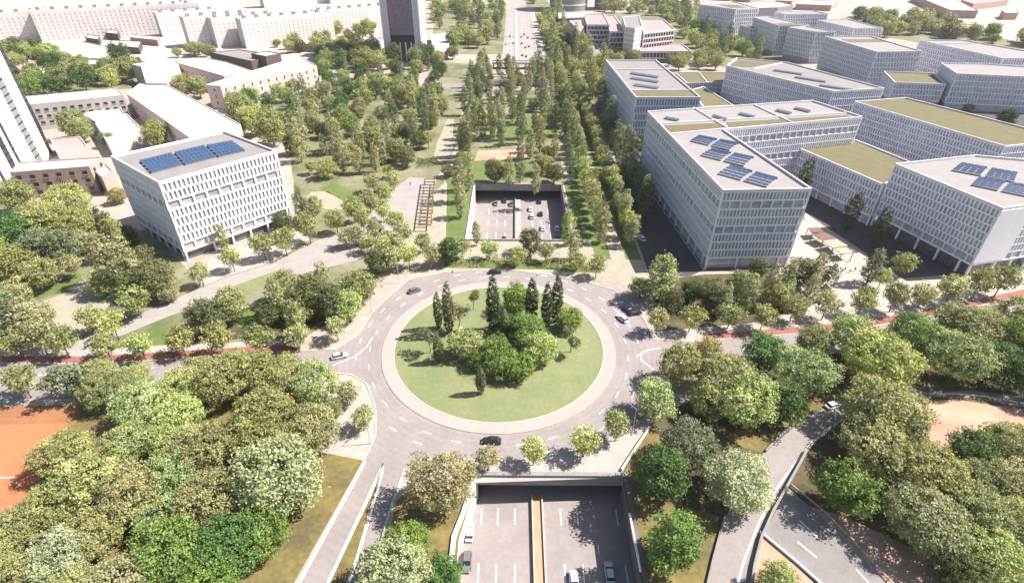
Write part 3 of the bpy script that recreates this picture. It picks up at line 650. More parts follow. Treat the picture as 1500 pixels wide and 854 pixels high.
x, y = S(-60, 66); slab(x, y, 25, 92, 'white apartment slab cut by the left edge of the picture', ang=30, grp='tall white slabs at upper left')
for i, (px, py) in enumerate([(252, 12), (300, 8), (340, 5), (383, 8), (420, 4), (490, 0)]):
    x, y = S(px, py+18); slab(x-30, y+90, 30, 75, f'{ordn[i]} slab from left in the back row touching the top edge', grp='back row of white slabs')
for i, (px, py) in enumerate([(640, 5), (690, -2), (730, -6)]):
    x, y = S(px, py); slab(x, y+30, 24, 80, f'{["left", "middle", "right"][i]} of three white slabs beyond the trees above the boulevard', ang=15, grp='slabs beyond the boulevard trees')

# low sheds and roofs, upper left
LG = 'low pale buildings at upper left'
for lab, px, H, wm, rm in [
    ('small brown walled shed roof nearest the big white slab', [(125, 56.5), (144, 59), (146, 54), (128, 52)], 5, M_brown, M_pinkwall),
    ('little brown walled hut with step, left of the stepped slabs', [(154, 49), (172, 51), (174, 46), (158, 45)], 6, M_brown, M_pinkwall),
    ('long low pink shed behind, left of the stepped slabs', [(190, 56), (230, 60), (234, 55), (195, 52)], 5, M_brickroof, M_pinkwall),
    ('long low brown-edged pink shed in front of the stepped slabs', [(158, 66.5), (203, 71.5), (207, 62), (165, 60)], 5, M_brown, M_pinkwall),
    ('broad flat cream depot roof behind the garden trees', [(72, 66), (120, 62), (160, 70), (158, 88), (85, 84)], 5, M_pinkwall, M_creamwall),
    ('pink flat roof right of the cream depot', [(100, 88), (180, 80), (186, 92), (130, 96)], 4, M_brickroof, M_pinkwall),
    ('small red-brown house by the white tower, among trees', [(46, 104), (72, 99), (92, 104), (62, 111)], 5, M_brick, M_whitewall),
    ('pink low house beside the tower edge, above the trees', [(22, 97), (52, 91), (56, 100), (34, 108)], 5, M_brickroof, M_brickroof),
    ('dark brown shed with grey ridged roof behind the pale school', [(307, 78), (368, 91), (410, 82), (350, 74)], 8, M_brown, M_roof),
    ('dark brown tall box beside the grey ridged shed roof', [(368, 80), (389, 84), (411, 80), (392, 76)], 11, M_brown, M_creamwall),
    ('cream low hall with striped roof before the tall central tower', [(426, 64), (470, 68), (490, 64), (450, 59)], 6, M_creamwall, M_whitewall),
    ('cream low hall close to the base of the central tower', [(520, 60), (556, 68), (562, 58), (530, 54)], 6, M_pinkwall, M_creamwall),
    ('low cream annex left of the tall central tower base', [(462, 57), (520, 63), (530, 58), (475, 53)], 5, M_creamwall, M_pinkwall),
    ('pale low annex at the right foot of the central tower', [(631, 50), (645, 50), (660, 48), (656, 76), (634, 80)], 6, M_creamwall, M_pinkwall),
    ('pink flat-roofed pavilion under the trees before the central tower', [(600, 112), (635, 106), (640, 112), (612, 120)], 4, M_pinkwall, M_brickroof)]:
    block('low_building', lab, px, H, wm, rm, group=LG)
block('school_building', 'long pale pink school building with shaded gable behind the left office', [(302, 126), (323, 128), (464, 98), (440, 84)], 14, M_pinkwall, M_whitewall, (6, 4, 1, 1.6, 3))
block('school_wing', 'pale wing with inner courtyard roof left of the school building', [(258, 88), (262, 94), (328, 113), (372, 106), (330, 92), (300, 86)], 12, M_pinkwall, M_whitewall, (7, 4, 1, 1.4, 3))
block('school_hall', 'broad white flat roof with shaded lilac gable, upper left', [(193, 96), (207, 99), (214, 123), (244, 124), (262, 96), (256, 87)], 13, M_pinkwall, M_whitewall)
block('school_wing', 'long diagonal white roofed wing with dark shaded wall behind left office', [(186, 139), (233, 172), (290, 212), (353, 184), (246, 126), (205, 124)], 12, M_pinkwall, M_whitewall, (8, 4, 1, 1.5, 2))
block('window_row_building', 'cream building with rows of small dark windows right of white tower', [(45, 155), (181, 141), (172, 131), (38, 143)], 14, M_creamwall, M_whitewall, (4.0, 3.4, 2.0, 1.4, 3.5))
block('brick_building', 'pink brick building with a grid of dark windows beside left office', [(15, 255), (131, 246), (150, 232), (28, 240)], 11.5, M_brick, M_pinkwall, (4.4, 3.6, 1.8, 1.6, 1.6))
block('brick_annex', 'plain red-brown annex wall between brick building and left office', [(133, 247), (150, 262), (166, 252), (152, 238)], 8, M_brick, M_pinkwall)
block('low_building', 'low pink roofed house at the foot of the white tower', [(74, 205), (118, 202), (130, 218), (84, 226)], 6, M_pinkwall, M_brickroof, group=LG)
block('low_building', 'low pink and cream roofs between brick building and diagonal wing', [(137, 178), (186, 168), (215, 196), (160, 214)], 6, M_pinkwall, M_creamwall, group=LG)
block('low_building', 'low cream court building under the row of small windows', [(120, 168), (176, 158), (184, 170), (140, 180)], 7, M_pinkwall, M_creamwall, group=LG)

# white tower at the left edge
def left_tower():
    H = 80; a, b_ = Vector((-218, 217.6)), Vector((-238.2, 272.4)); u = (b_-a).normalized(); v = Vector((-u.y, u.x)); L = (b_-a).length
    pl = ccw([tuple(a), tuple(b_), tuple(b_+v*22), tuple(a+v*22)]); FOOT.append(pl)
    t = thing('white_tower', 'tall white tower with dark vertical window strips at the left edge', 'tower block', (a.x, a.y, 0))
    b = MB(); b.prism(pl, 0, H); b.build('wall', M_whitef, t)
    for s0, s1 in ((.02, .06), (.22, .30), (.36, .40), (.64, .75), (.94, 1.0)):
        b = MB(); p0, p1 = a+u*L*s0, a+u*L*s1; w_ = -v*.15
        b.prism([tuple(p0+w_), tuple(p1+w_), tuple(p1+v*.3), tuple(p0+v*.3)], 1, H-1); b.build('window_strip', M_win if s1-s0 < .09 else M_conc, t)
        b = MB()
        for k in range(24):
            z = 2+k*3.2; b.prism([tuple(p0-v*.3), tuple(p1-v*.3), tuple(p1), tuple(p0)], z, z+.5)
        b.build('spandrels', M_dark, t, kind='stuff')
    b = MB(); b.prism(pl, H+.003, H+1.2); b.build('roof', M_white, t)
left_tower()

def central_tower():
    x0, y0, wd, dp, H = -113.0, 512.0, 33.0, 26.0, 82
    FOOT.append([(x0, y0), (x0+wd, y0), (x0+wd, y0+dp), (x0, y0+dp)])
    t = thing('central_tower', 'tall grey tower with reddish window grid standing among the far trees', 'tower block', (x0+wd/2, y0+dp/2, 0))
    cx = x0+wd/2
    b = MB(); b.prism([(x0+4, y0+1.5), (x0+wd-4, y0+1.5), (x0+wd-4, y0+dp), (x0+4, y0+dp)], 0, H); b.build('core', M_glassd, t)
    for sx in (x0, x0+wd-6):
        b = MB(); b.prism([(sx, y0), (sx+6, y0), (sx+6, y0+dp+1), (sx, y0+dp+1)], 0, H+2); b.build('pier', M_white, t)
        for k in range(4):
            b = MB(); b.box(sx+.9+k*1.45, y0-.4, 0, H+2, .6, .8); b.build('rib', M_whitef, t)
    b = MB()
    for k in range(7):
        b.box(x0+wd+.35, y0+2+k*3.8, 0, H+2, .7, .8)
    b.build('side_ribs', M_whitef, t, kind='stuff')
    M_tile = mat('reddish_panel', (.33, .19, .23), .5, .35, .35); M_tile2 = mat('lilac_panel', (.28, .22, .30), .5, .2, .3)
    gx0, gx1, gz0 = x0+6.3, x0+wd-6.3, 21; n = 9; cw = (gx1-gx0)/n; ch = 2.7; b = MB(); b.box(cw/2, 0, .25, ch-.25, cw-.5, .2); pm = [b.mesh('window', M_tile), None]
    b = MB(); b.box(cw/2, 0, .25, ch-.25, cw-.5, .2); pm[1] = b.mesh('window', M_tile2); rr = random.Random(3)
    b = MB(); b.prism([(gx0-.2, y0+1), (gx1+.2, y0+1), (gx1+.2, y0+1.4), (gx0-.2, y0+1.4)], gz0-5, H-1); b.build('curtain_wall', M_dark, t)
    for j in range(int((H-2-gz0)/ch)):
        for i in range(n):
            o = bpy.data.objects.new('window', pm[0 if rr.random() < (.65 if i < 6 else .3) else 1]); COL.objects.link(o); o.parent = t
            o.location = (gx0+i*cw-t.location.x, y0+.85-t.location.y, gz0+j*ch)
    b = MB()
    for i in range(n+1): b.box(gx0+i*cw, y0+.7, gz0, H-1, .3, .6)
    for j in range(int((H-2-gz0)/ch)+1): b.prism([(gx0, y0+.55), (gx1, y0+.55), (gx1, y0+.95), (gx0, y0+.95)], gz0+j*ch-.13, gz0+j*ch+.13)
    b.build('grid_frame', mat('lilac_frame', (.30, .24, .32), .7, .1, 1), t)
    for k in range(4):
        b = MB(); b.box(gx0+3+k*(gx1-gx0-6)/3, y0+.5, 0, 15, 1, 1); b.build('column', M_whitef, t)
    b = MB(); b.prism([(x0, y0), (x0+wd, y0), (x0+wd, y0+dp), (x0, y0+dp)], H+2.003, H+4); b.build('roof', M_conc, t)
central_tower()

# upper right sheds
RG = 'pink and brown industrial sheds at upper right'
for lab, px, H, wm, rm in [
    ('long industrial shed with pale pink roof running to the top edge', [(1338, -6), (1392, 16), (1433, 17), (1380, -10), (1360, -14)], 9, M_brickroof, M_pinkwall),
    ('small shed with pale roof right of the long industrial shed', [(1467, 16), (1472, 20), (1492, 20), (1488, 14)], 8, M_brick, M_pinkwall),
    ('red-brown shed cut by the top edge, upper right', [(1408, 1), (1426, 7), (1445, 5), (1478, 1), (1440, -6)], 8, M_brick, M_brickroof),
    ('red roofed low house row above the distant campus', [(1136, 2), (1160, 3), (1166, -3), (1140, -4)], 7, M_brick, M_brickroof),
    ('pink roofed long house with brown wall above the distant campus', [(1166, 7), (1218, 9), (1228, 3), (1176, 1)], 7, M_brick, M_pinkwall),
    ('low brown walled terrace behind trees at upper right', [(1368, 42), (1398, 47), (1443, 45), (1440, 38), (1390, 36)], 7, M_brick, M_sand),
    ('pale round-cornered hall behind the distant twin blocks', [(1088, 9), (1100, 13), (1140, 12), (1162, 9), (1140, 4)], 15, M_roofl, M_whitewall),
    ('flat pink roofed hall at top edge right of the round towers', [(930, -3), (960, 3), (1010, 2), (1020, -5), (960, -9)], 8, M_brickroof, M_pinkwall),
    ('red-brown walled depot at the top edge near the far campus', [(1035, -8), (1100, -4), (1130, -8), (1060, -14)], 8, M_brick, M_brickroof)]:
    block('industrial_shed', lab, px, H, wm, rm, group=RG, cat='shed')
for i, pts in enumerate([[(1200, 0), (1290, 30), (1296, 27), (1215, -4)], [(1240, -4), (1330, 28), (1340, 26), (1262, -6)], [(1300, 20), (1500, 40), (1500, 33), (1310, 14)]]):
    flat('far_yard_road', SS(pts), .02+.006*i, M_pave)
flat('far_sand_ground', SS([(1180, -30), (1900, -30), (1900, 60), (1500, 62), (1300, 30)]), .008, mat('pink_far_ground', (.40, .32, .29), .95, .1, .02))
flat('far_sand_ground', SS([(-300, -30), (540, -30), (560, 88), (300, 95), (0, 92), (-300, 120)]), .008, mat('pale_far_ground', (.42, .36, .32), .95, .08, .02))

# pergola of rusty beams, court canopies
t = thing('pergola', 'rust-red slatted pergola on the paved strip left of the far underpass', 'pergola', (*S(625, 300), 0))
c0, c1, c2, c3 = [Vector(S(*p, 2.6)) for p in ((622, 263), (636, 263), (631, 330), (613, 330))]
for a, b_ in ((c0, c3), (c1, c2)):
    b = MB(); b.ribbon([tuple(a), tuple(b_)], .35, 2.3, 2.6); b.build('beam', M_rust, t)
sm = None
for k in range(15):
    f = k/14; p, q = c0.lerp(c3, f), c1.lerp(c2, f); b = MB(); b.ribbon([tuple(p-(q-p)*.04), tuple(q+(q-p)*.04)], .7, 2.61, 2.85); b.build('slat', M_rust, t)
    if k % 3 == 0:
        for r in (p, q): b = MB(); b.box(r.x, r.y, 0, 2.3, .3, .3); b.build('post', M_rust, t)
for i, (pl, lab) in enumerate([([(1184, 334), (1199, 333), (1207, 339), (1190, 341)], 'small brown canopy nearest the L-shaped block on the right plaza'),
                          ([(1190, 344), (1208, 340), (1224, 349), (1206, 352)], 'red-brown canopy second from the building on the right plaza'),
                          ([(1206, 354), (1226, 350), (1237, 361), (1220, 363)], 'beige slatted canopy third from the building on the right plaza'),
                          ([(1221, 364), (1240, 362), (1250, 370), (1233, 372)], 'outermost beige canopy by the open right plaza')]):
    P_ = SS(pl, 3.2); c = P_[0]; t = thing('canopy', lab, 'canopy', (c[0], c[1], 0), 'canopies on the right plaza')
    b = MB(); b.prism(P_, 3.0, 3.2); b.build('roof', M_rust if i < 2 else M_pave2, t)
    for p in P_:
        b = MB(); b.box(p[0], p[1], 0, 3.0, .2, .2); b.build('post', M_frame, t)

# ------------------------------------------------------------------ trees
def leaf_mesh(name, seed, lobes, nleaf, size, jitter=.7, solid=.80, spray=None):
    spray = spray or size*1.7
    """leaf-sized faces spread over and inside the lobes of a crown; lobes = (x, y, z, rx, rz)"""
    g = np.random.default_rng(seed); Lb = np.array(lobes); A_ = Lb[:, 3]*Lb[:, 3]*.5+Lb[:, 3]*Lb[:, 4]
    per = 14; nc = max(40, nleaf*2//per); ci = g.choice(len(Lb), nc, p=A_/A_.sum()); cd_ = g.normal(size=(nc, 3)); cd_ /= np.linalg.norm(cd_, axis=1)[:, None]
    cr = np.where(g.random(nc) < .85, g.uniform(solid, 1.16, nc), g.uniform(.5, solid, nc)); ct = g.random(nc)
    cl = g.integers(0, nc, nleaf*2); idx = ci[cl]; L = Lb[idx]; sc_ = np.stack([L[:, 3], L[:, 3], L[:, 4]], 1)
    p = L[:, :3]+cd_[cl]*sc_*cr[cl][:, None]+g.normal(size=(nleaf*2, 3))*spray*np.array([1, 1, .7])
    d = cd_[cl]+g.normal(size=(nleaf*2, 3))*.15
    keep = np.ones(len(p), bool)
    for i, q in enumerate(Lb):
        e = (p-q[:3])/np.array([q[3], q[3], q[4]]); keep &= ~(((e**2).sum(1) < .62) & (idx != i))
    keep &= p[:, 2] > 0.3
    # ragged gaps
    ws = 9.0/Lb[:, 3].max()/2.6; fr = np.sin(p[:, 0]*ws+seed)*np.sin(p[:, 1]*ws*1.1+1.3*seed)*np.sin(p[:, 2]*ws*1.3+.7*seed); keep &= ~((fr > .30) & (g.random(len(p)) < .85))
    p, d, idx, cl = p[keep][:nleaf], d[keep][:nleaf], idx[keep][:nleaf], cl[keep][:nleaf]; n = len(p)
    nr = d+g.normal(size=(n, 3))*jitter; nr[:, 2] += .15; nr /= np.linalg.norm(nr, axis=1)[:, None]
    r = g.normal(size=(n, 3)); u = np.cross(nr, r); u /= np.linalg.norm(u, axis=1)[:, None]; v = np.cross(nr, u)
    s_ = size*g.uniform(.6, 1.3, n)[:, None]; u = u*s_; v = v*s_*.7
    co = np.empty((n*4, 3)); co[0::4] = p-u; co[1::4] = p-v; co[2::4] = p+u; co[3::4] = p+v
    me = bpy.data.meshes.new(name); me.vertices.add(n*4); me.vertices.foreach_set('co', co.ravel())
    me.loops.add(n*4); me.loops.foreach_set('vertex_index', np.arange(n*4)); me.polygons.add(n)
    me.polygons.foreach_set('loop_start', np.arange(n)*4); me.polygons.foreach_set('loop_total', np.full(n, 4))
    lt = g.random(len(Lb)); at = me.attributes.new('tone', 'FLOAT', 'FACE')
    at.data.foreach_set('value', np.clip(.25*lt[idx]+.4*ct[cl]+.35*g.random(n), 0, 1).astype(np.float32))
    me.materials.append(LEAF); me.update(calc_edges=True); me.validate(); return me
def trunk_mesh(name, seed, h, r, limbs, spread, n=6):
    q = random.Random(seed); b = MB(); pts = [Vector((0, 0, -.1))]
    for k in range(1, 4): pts.append(Vector((q.uniform(-.12, .12)*k, q.uniform(-.12, .12)*k, h*k/3)))
    for k in range(3): b.tube(pts[k], pts[k+1], r*(1-.22*k), r*(1-.22*(k+1)), n)
    for k in range(limbs):
        a = 2*math.pi*k/limbs+q.uniform(-.4, .4); z = h*q.uniform(.55, 1)
        p0 = Vector((0, 0, z)); p1 = Vector((math.cos(a)*spread*.5, math.sin(a)*spread*.5, z+spread*.45)); p2 = p1+Vector((math.cos(a)*spread*.35, math.sin(a)*spread*.35, spread*.4))
        b.tube(p0, p1, r*.45, r*.28, 5); b.tube(p1, p2, r*.28, r*.1, 5)
    return b.mesh(name, M_bark, smooth=True)
def lobes_round(seed, R, zc, rz, n, lr):
    q = random.Random(seed); out = [(0, 0, zc, R*.55, rz*.6)]
    for k in range(n):
        a = 2.39996*k+q.uniform(-.3, .3); f = 1-2*(k+.5)/n; s_ = math.sqrt(1-f*f)
        rr = R*lr*q.uniform(.6, 1.35); o = q.uniform(.82, 1.22)
        out.append((math.cos(a)*s_*(R-rr)*o, math.sin(a)*s_*(R-rr)*o, zc+f*(rz-rr*.8)*o, rr, rr*q.uniform(.75, 1)))
    return out
KIND = {}
def mk(key, nv, nleaf, size, lob, trunk, R, zc, **kw):
    KIND[key] = dict(v=[(leaf_mesh(key+'_crown', 11*i+len(key), lob(i), nleaf, size, **kw), trunk_mesh(key+'_trunk', i, *trunk)) for i in range(nv)], R=R, zc=zc)
mk('plane', 5, 15000, .235, lambda i: lobes_round(i+1, 7, 8.2, 5.4, 22, .36), (6.0, .38, 6, 4.5), 7, 8.8)
mk('bushy', 4, 7500, .24, lambda i: lobes_round(i+21, 5, 6.8, 5.2, 17, .38), (5.0, .28, 5, 3.2), 5, 7.0)
for k_, s_ in (('evergreen', 121), ('leafy', 141)): mk(k_, 3, 4200, .28, lambda i: lobes_round(i+s_, 5, 6.8, 4.8, 15, .36), (5.0, .28, 5, 3.2), 5, 7.0)
mk('far', 3, 1500, .5, lambda i: lobes_round(i+171, 5, 6.4, 4.6, 11, .38), (5.0, .3, 3, 2.4), 5, 6.6)
mk('street', 5, 2000, .20, lambda i: lobes_round(i+41, 2.6, 4.6, 2.5, 9, .42), (3.6, .13, 4, 1.6), 2.6, 4.7)
def lob_poplar(i):
    q = random.Random(i+61); return [(q.uniform(-.35, .35), q.uniform(-.35, .35), 2.2+k*1.35, (1.9*math.sin(math.pi*min(.96, (k+1.6)/10.6))**.8)*q.uniform(.8, 1.1)+.25, 1.3) for k in range(9)]
mk('poplar', 4, 3000, .2, lob_poplar, (9.0, .17, 3, .8), 2.1, 8.0, spray=.24)
def lob_cyp(i):
    q = random.Random(i+81); return [(q.uniform(-.04, .04), q.uniform(-.04, .04), 1.1+k*.5, max(.16, 1.0*math.sin(math.pi*min(.975, (k+2.4)/22.5))**.65)*q.uniform(.94, 1.04), .8) for k in range(20)]
mk('cypress', 3, 6500, .11, lob_cyp, (6.0, .14, 2, .3), 1.0, 5.8, jitter=.4, solid=.9, spray=.09)
mk('pine', 3, 1400, .17, lambda i: [(random.Random(i*9+k).uniform(-1.6, 1.6), random.Random(i*7+k).uniform(-1.6, 1.6), 5.2+random.Random(k+i).uniform(-.6, .8), 1.15, .7) for k in range(5)], (5.0, .14, 5, 1.6), 2.5, 5.3)

TONE = {'olive': (.168, .164, .074), 'yellow-green': (.205, .215, .088), 'pale green': (.20, .225, .105), 'khaki': (.182, .170, .094), 'green': (.10, .135, .036), 'bright green': (.075, .18, .05),
        'dark green': (.055, .08, .028), 'deep olive': (.085, .085, .038), 'grey-green': (.105, .118, .07), 'autumn brown': (.19, .155, .085), 'silvery': (.235, .24, .15), 'dark': (.035, .045, .022)}
TONE = {k: (v[0]*1.92, v[1]*2.02, v[2]*1.8) for k, v in TONE.items()}; TONE['bright green'] = (.125, .22, .06)
KN = {'plane': ('plane_tree', 'broad tree'), 'bushy': ('bushy_tree', 'bushy tree'), 'evergreen': ('green_bushy_tree', 'evergreen tree'), 'leafy': ('leafy_tree', 'leafy tree'), 'far': ('distant_tree', 'distant tree'), 'street': ('street_tree', 'small round tree'), 'poplar': ('poplar_tree', 'slim poplar'), 'cypress': ('cypress_tree', 'pointed cypress'), 'pine': ('pine_tree', 'thin small pine')}
TREES = []; KEEP_OFF = []
tr_rnd = random.Random(99)
def tree(kind, x, y, R, tone, zone, hf=1.0):
    K = KIND[kind]; s_ = R/K['R']; cm, tm = K['v'][tr_rnd.randrange(len(K['v']))]
    o = bpy.data.objects.new(KN[kind][0], None); COL.objects.link(o); o.location = (x, y, .02); o.empty_display_size = .5
    o.rotation_euler = (0, 0, tr_rnd.uniform(0, 6.28)); e_ = tr_rnd.uniform(.88, 1.14); o.scale = (s_*e_, s_/e_, s_*hf*tr_rnd.uniform(.92, 1.1)); o['category'] = 'tree'
    a = bpy.data.objects.new('trunk', tm); COL.objects.link(a); a.parent = o
    c = bpy.data.objects.new('crown', cm); COL.objects.link(c); c.parent = o
    col = TONE[tone]; j = tr_rnd.uniform(.88, 1.14); c.color = (col[0]*j*tr_rnd.uniform(.95, 1.05), col[1]*j, col[2]*j*tr_rnd.uniform(.9, 1.1), 1)
    o['group'] = 'trees '+zone; TREES.append((o, kind, tone, zone, x, y)); return o
def tp(kind, px, py, wpx, tone, zone, hf=1.0):
    """tree whose crown centre was read at (px, py) with a width of wpx in the photograph"""
    K = KIND[kind]; zc = K['zc']; s_ = 1
    for _ in range(6):
        z = zc*s_*hf; x, y = S(px, py, z); depth = y*math.cos(TILT)-(z-CAMH)*math.sin(TILT); s_ = max(.3, (wpx*depth/FL/2)/K['R'])
    return tree(kind, x, y, s_*K['R'], tone, zone, hf)

Z = 'in the wood left of forked road'
for px, py, w_, c in [(150, 566, 62, 'olive'), (207, 590, 72, 'pale green'), (258, 610, 72, 'yellow-green'), (330, 552, 80, 'olive'), (400, 545, 78, 'olive'), (458, 560, 74, 'yellow-green'), (385, 605, 84, 'olive'),
        (300, 655, 82, 'khaki'), (452, 625, 80, 'olive'), (190, 645, 66, 'pale green'), (90, 660, 72, 'olive'), (128, 705, 90, 'yellow-green'), (192, 720, 86, 'khaki'), (60, 748, 72, 'olive'),
        (250, 690, 78, 'pale green'), (305, 730, 88, 'khaki'), (20, 772, 70, 'olive'), (88, 812, 84, 'silvery'), (140, 780, 74, 'olive'), (165, 860, 96, 'khaki'), (245, 800, 104, 'green'),
        (335, 800, 96, 'bright green'), (408, 690, 120, 'silvery'), (384, 775, 84, 'green'), (30, 850, 84, 'olive'), (235, 752, 72, 'pale green'), (300, 850, 92, 'green'), (372, 640, 84, 'olive'), (245, 640, 66, 'yellow-green'), (105, 870, 84, 'olive'), (270, 565, 64, 'yellow-green'), (352, 715, 70, 'pale green'), (480, 600, 40, 'olive'), (-20, 820, 80, 'olive'), (95, 745, 60, 'yellow-green')]:
    tp('plane', px, py, w_*1.04, c, Z, .86)
for px, py, w_, c in [(138, 546, 56, 'olive'), (192, 552, 52, 'yellow-green'), (292, 540, 54, 'khaki'), (352, 532, 56, 'olive')]: tp('plane', px, py, w_, c, 'over the left cross road kerb', .9)
Z = 'between the forked road and the underpass'
for px, py, w_, c in [(646, 702, 100, 'autumn brown'), (592, 795, 70, 'green'), (572, 838, 108, 'silvery'), (650, 838, 54, 'bright green')]: tp('plane' if w_ > 60 else 'bushy', px, py, w_, c, Z, 1)
Z = 'between underpass and curved road'
for k, px, py, w_, c in [('bushy', 961, 585, 58, 'pale green'), ('plane', 1010, 650, 88, 'grey-green'), ('bushy', 972, 692, 80, 'dark green'), ('plane', 1085, 700, 98, 'silvery'), ('bushy', 986, 795, 80, 'green'),
        ('plane', 1065, 545, 86, 'olive'), ('bushy', 1000, 530, 64, 'olive'), ('plane', 1098, 582, 90, 'yellow-green'), ('bushy', 1120, 512, 58, 'bright green'), ('plane', 1180, 535, 84, 'pale green'), ('bushy', 1040, 585, 55, 'olive'),
        ('bushy', 1150, 590, 66, 'dark green'), ('bushy', 1195, 497, 50, 'olive'), ('bushy', 1040, 510, 44, 'autumn brown'), ('bushy', 1140, 850, 54, 'yellow-green')]: tp(k, px, py, w_, c, Z, .9)
Z = 'in the wood right of the curved road'
for k, px, py, w_, c in [('plane', 1290, 518, 104, 'yellow-green'), ('plane', 1300, 592, 108, 'olive'), ('plane', 1405, 520, 86, 'pale green'), ('bushy', 1463, 525, 72, 'dark green'), ('plane', 1350, 490, 78, 'green'),
        ('plane', 1440, 475, 80, 'olive'), ('bushy', 1492, 462, 62, 'olive'), ('bushy', 1400, 470, 56, 'olive'), ('plane', 1288, 650, 96, 'olive'), ('bushy', 1246, 716, 78, 'green'), ('plane', 1368, 690, 104, 'olive'),
        ('plane', 1355, 762, 100, 'khaki'), ('plane', 1430, 745, 92, 'olive'), ('plane', 1455, 805, 92, 'yellow-green'), ('bushy', 1425, 655, 60, 'dark green'), ('plane', 1478, 645, 74, 'olive'), ('bushy', 1485, 700, 66, 'khaki'),
        ('plane', 1408, 832, 76, 'deep olive'), ('bushy', 1250, 492, 56, 'pale green'), ('plane', 1500, 760, 70, 'olive'), ('bushy', 1330, 640, 60, 'olive'), ('plane', 1440, 700, 70, 'olive'), ('plane', 1530, 500, 90, 'green'), ('plane', 1520, 560, 60, 'dark green')]: tp(k, px, py, w_, c, Z, .92)
Z = 'by the kerb below the roundabout'
for px, py, w_, c in [(714, 667, 36, 'khaki'), (782, 659, 36, 'yellow-green'), (857, 641, 44, 'yellow-green'), (905, 620, 40, 'olive')]: tp('street', px, py, w_, c, Z, 1.05)
Z = 'on the pavement left of the roundabout'
for px, py, w_, c in [(508, 571, 34, 'olive'), (530, 609, 34, 'olive'), (491, 478, 30, 'khaki'), (433, 488, 32, 'yellow-green')]: tp('street', px, py, w_, c, Z)
Z = 'on the grass island'
for k, px, py, w_, c, hf in [('cypress', 641, 455, 12, 'deep olive', 1), ('cypress', 656, 455, 17, 'deep olive', .95), ('cypress', 722, 448, 19, 'dark', .92), ('cypress', 642, 510, 13, 'deep olive', .8), ('cypress', 704, 556, 12, 'deep olive', .9),
        ('cypress', 779, 440, 17, 'dark', .98), ('cypress', 801, 449, 16, 'dark', .98), ('cypress', 816, 436, 16, 'dark', 1.0), ('cypress', 739, 474, 12, 'grey-green', .8),
        ('bushy', 758, 438, 44, 'green', .9), ('bushy', 680, 500, 48, 'yellow-green', .9), ('bushy', 728, 512, 46, 'green', .9), ('bushy', 772, 480, 54, 'green', .8), ('bushy', 790, 508, 54, 'yellow-green', .8),
        ('bushy', 762, 534, 46, 'green', .8), ('bushy', 702, 524, 38, 'green', .8), ('bushy', 834, 468, 38, 'green', .8), ('pine', 838, 492, 32, 'deep olive', 1), ('pine', 693, 433, 20, 'deep olive', 1.3), ('pine', 672, 460, 30, 'autumn brown', 1.1),
        ('pine', 628, 493, 26, 'grey-green', 1.2), ('bushy', 738, 540, 40, 'green', .8), ('bushy', 745, 472, 36, 'dark green', .8)]: tp(k, px, py, w_, c, Z, hf)
Z = 'in the street row right of the roundabout'
for px, py, w_, c in [(965, 466, 31, 'olive'), (1015, 460, 37, 'olive'), (1072, 456, 36, 'olive'), (1122, 458, 36, 'olive'), (1166, 447, 34, 'olive'), (1213, 444, 34, 'khaki'), (1267, 438, 36, 'olive'), (1315, 431, 36, 'olive'), (1356, 426, 34, 'olive'), (1397, 420, 36, 'olive'), (1437, 413, 38, 'olive'), (1474, 404, 40, 'olive')]: tp('street', px, py, w_, c, Z)
Z = 'in front of the L-shaped block'
for k, px, py, w_, c, hf in [('poplar', 972, 402, 40, 'olive', .62), ('bushy', 1045, 432, 44, 'deep olive', .9), ('bushy', 1012, 425, 34, 'dark green', .9), ('bushy', 1085, 418, 44, 'olive', .9), ('poplar', 1098, 428, 24, 'khaki', .8), ('poplar', 1130, 420, 24, 'olive', .9), ('poplar', 1155, 405, 22, 'khaki', .9), ('bushy', 1175, 400, 42, 'deep olive', .8),
        ('bushy', 1150, 432, 42, 'olive', .8), ('poplar', 1200, 395, 22, 'khaki', 1), ('poplar', 1214, 410, 20, 'grey-green', 1), ('poplar', 1282, 385, 24, 'grey-green', .8), ('street', 1294, 404, 24, 'yellow-green', 1), ('street', 1327, 382, 32, 'olive', 1), ('bushy', 940, 420, 34, 'yellow-green', .8), ('bushy', 1110, 392, 30, 'deep olive', .9), ('poplar', 1062, 440, 20, 'khaki', .8), ('poplar', 1187, 425, 20, 'khaki', .9), ('bushy', 985, 440, 34, 'deep olive', .8)]: tp(k, px, py, w_, c, Z, hf)
Z = 'between the courtyard blocks'
for k, px, py, w_, c in [('poplar', 1180, 262, 20, 'dark'), ('poplar', 1251, 305, 20, 'dark'), ('poplar', 1292, 330, 20, 'dark'), ('bushy', 1475, 172, 26, 'dark'), ('bushy', 1420, 160, 16, 'dark'), ('bushy', 930, 205, 22, 'olive'), ('bushy', 1038, 145, 12, 'olive'), ('bushy', 1100, 150, 12, 'olive'), ('bushy', 1313, 101, 9, 'dark'), ('bushy', 1332, 102, 9, 'dark')]: tp(k, px, py, w_, c, Z)
Z = 'in the row along the left street'
for px, py, w_, c in [(26, 552, 46, 'olive'), (92, 552, 52, 'grey-green'), (16, 495, 42, 'olive'), (52, 490, 42, 'khaki'), (88, 498, 38, 'olive'), (150, 502, 38, 'olive'), (201, 501, 38, 'yellow-green'), (261, 494, 38, 'olive'), (318, 494, 40, 'olive'), (377, 493, 42, 'olive'), (132, 464, 34, 'olive'), (162, 472, 36, 'yellow-green'), (194, 436, 40, 'olive'), (432, 490, 34, 'khaki'), (60, 460, 36, 'khaki'), (25, 460, 36, 'grey-green')]: tp('street', px, py, w_, c, Z)
Z = 'in the grove above the left street'
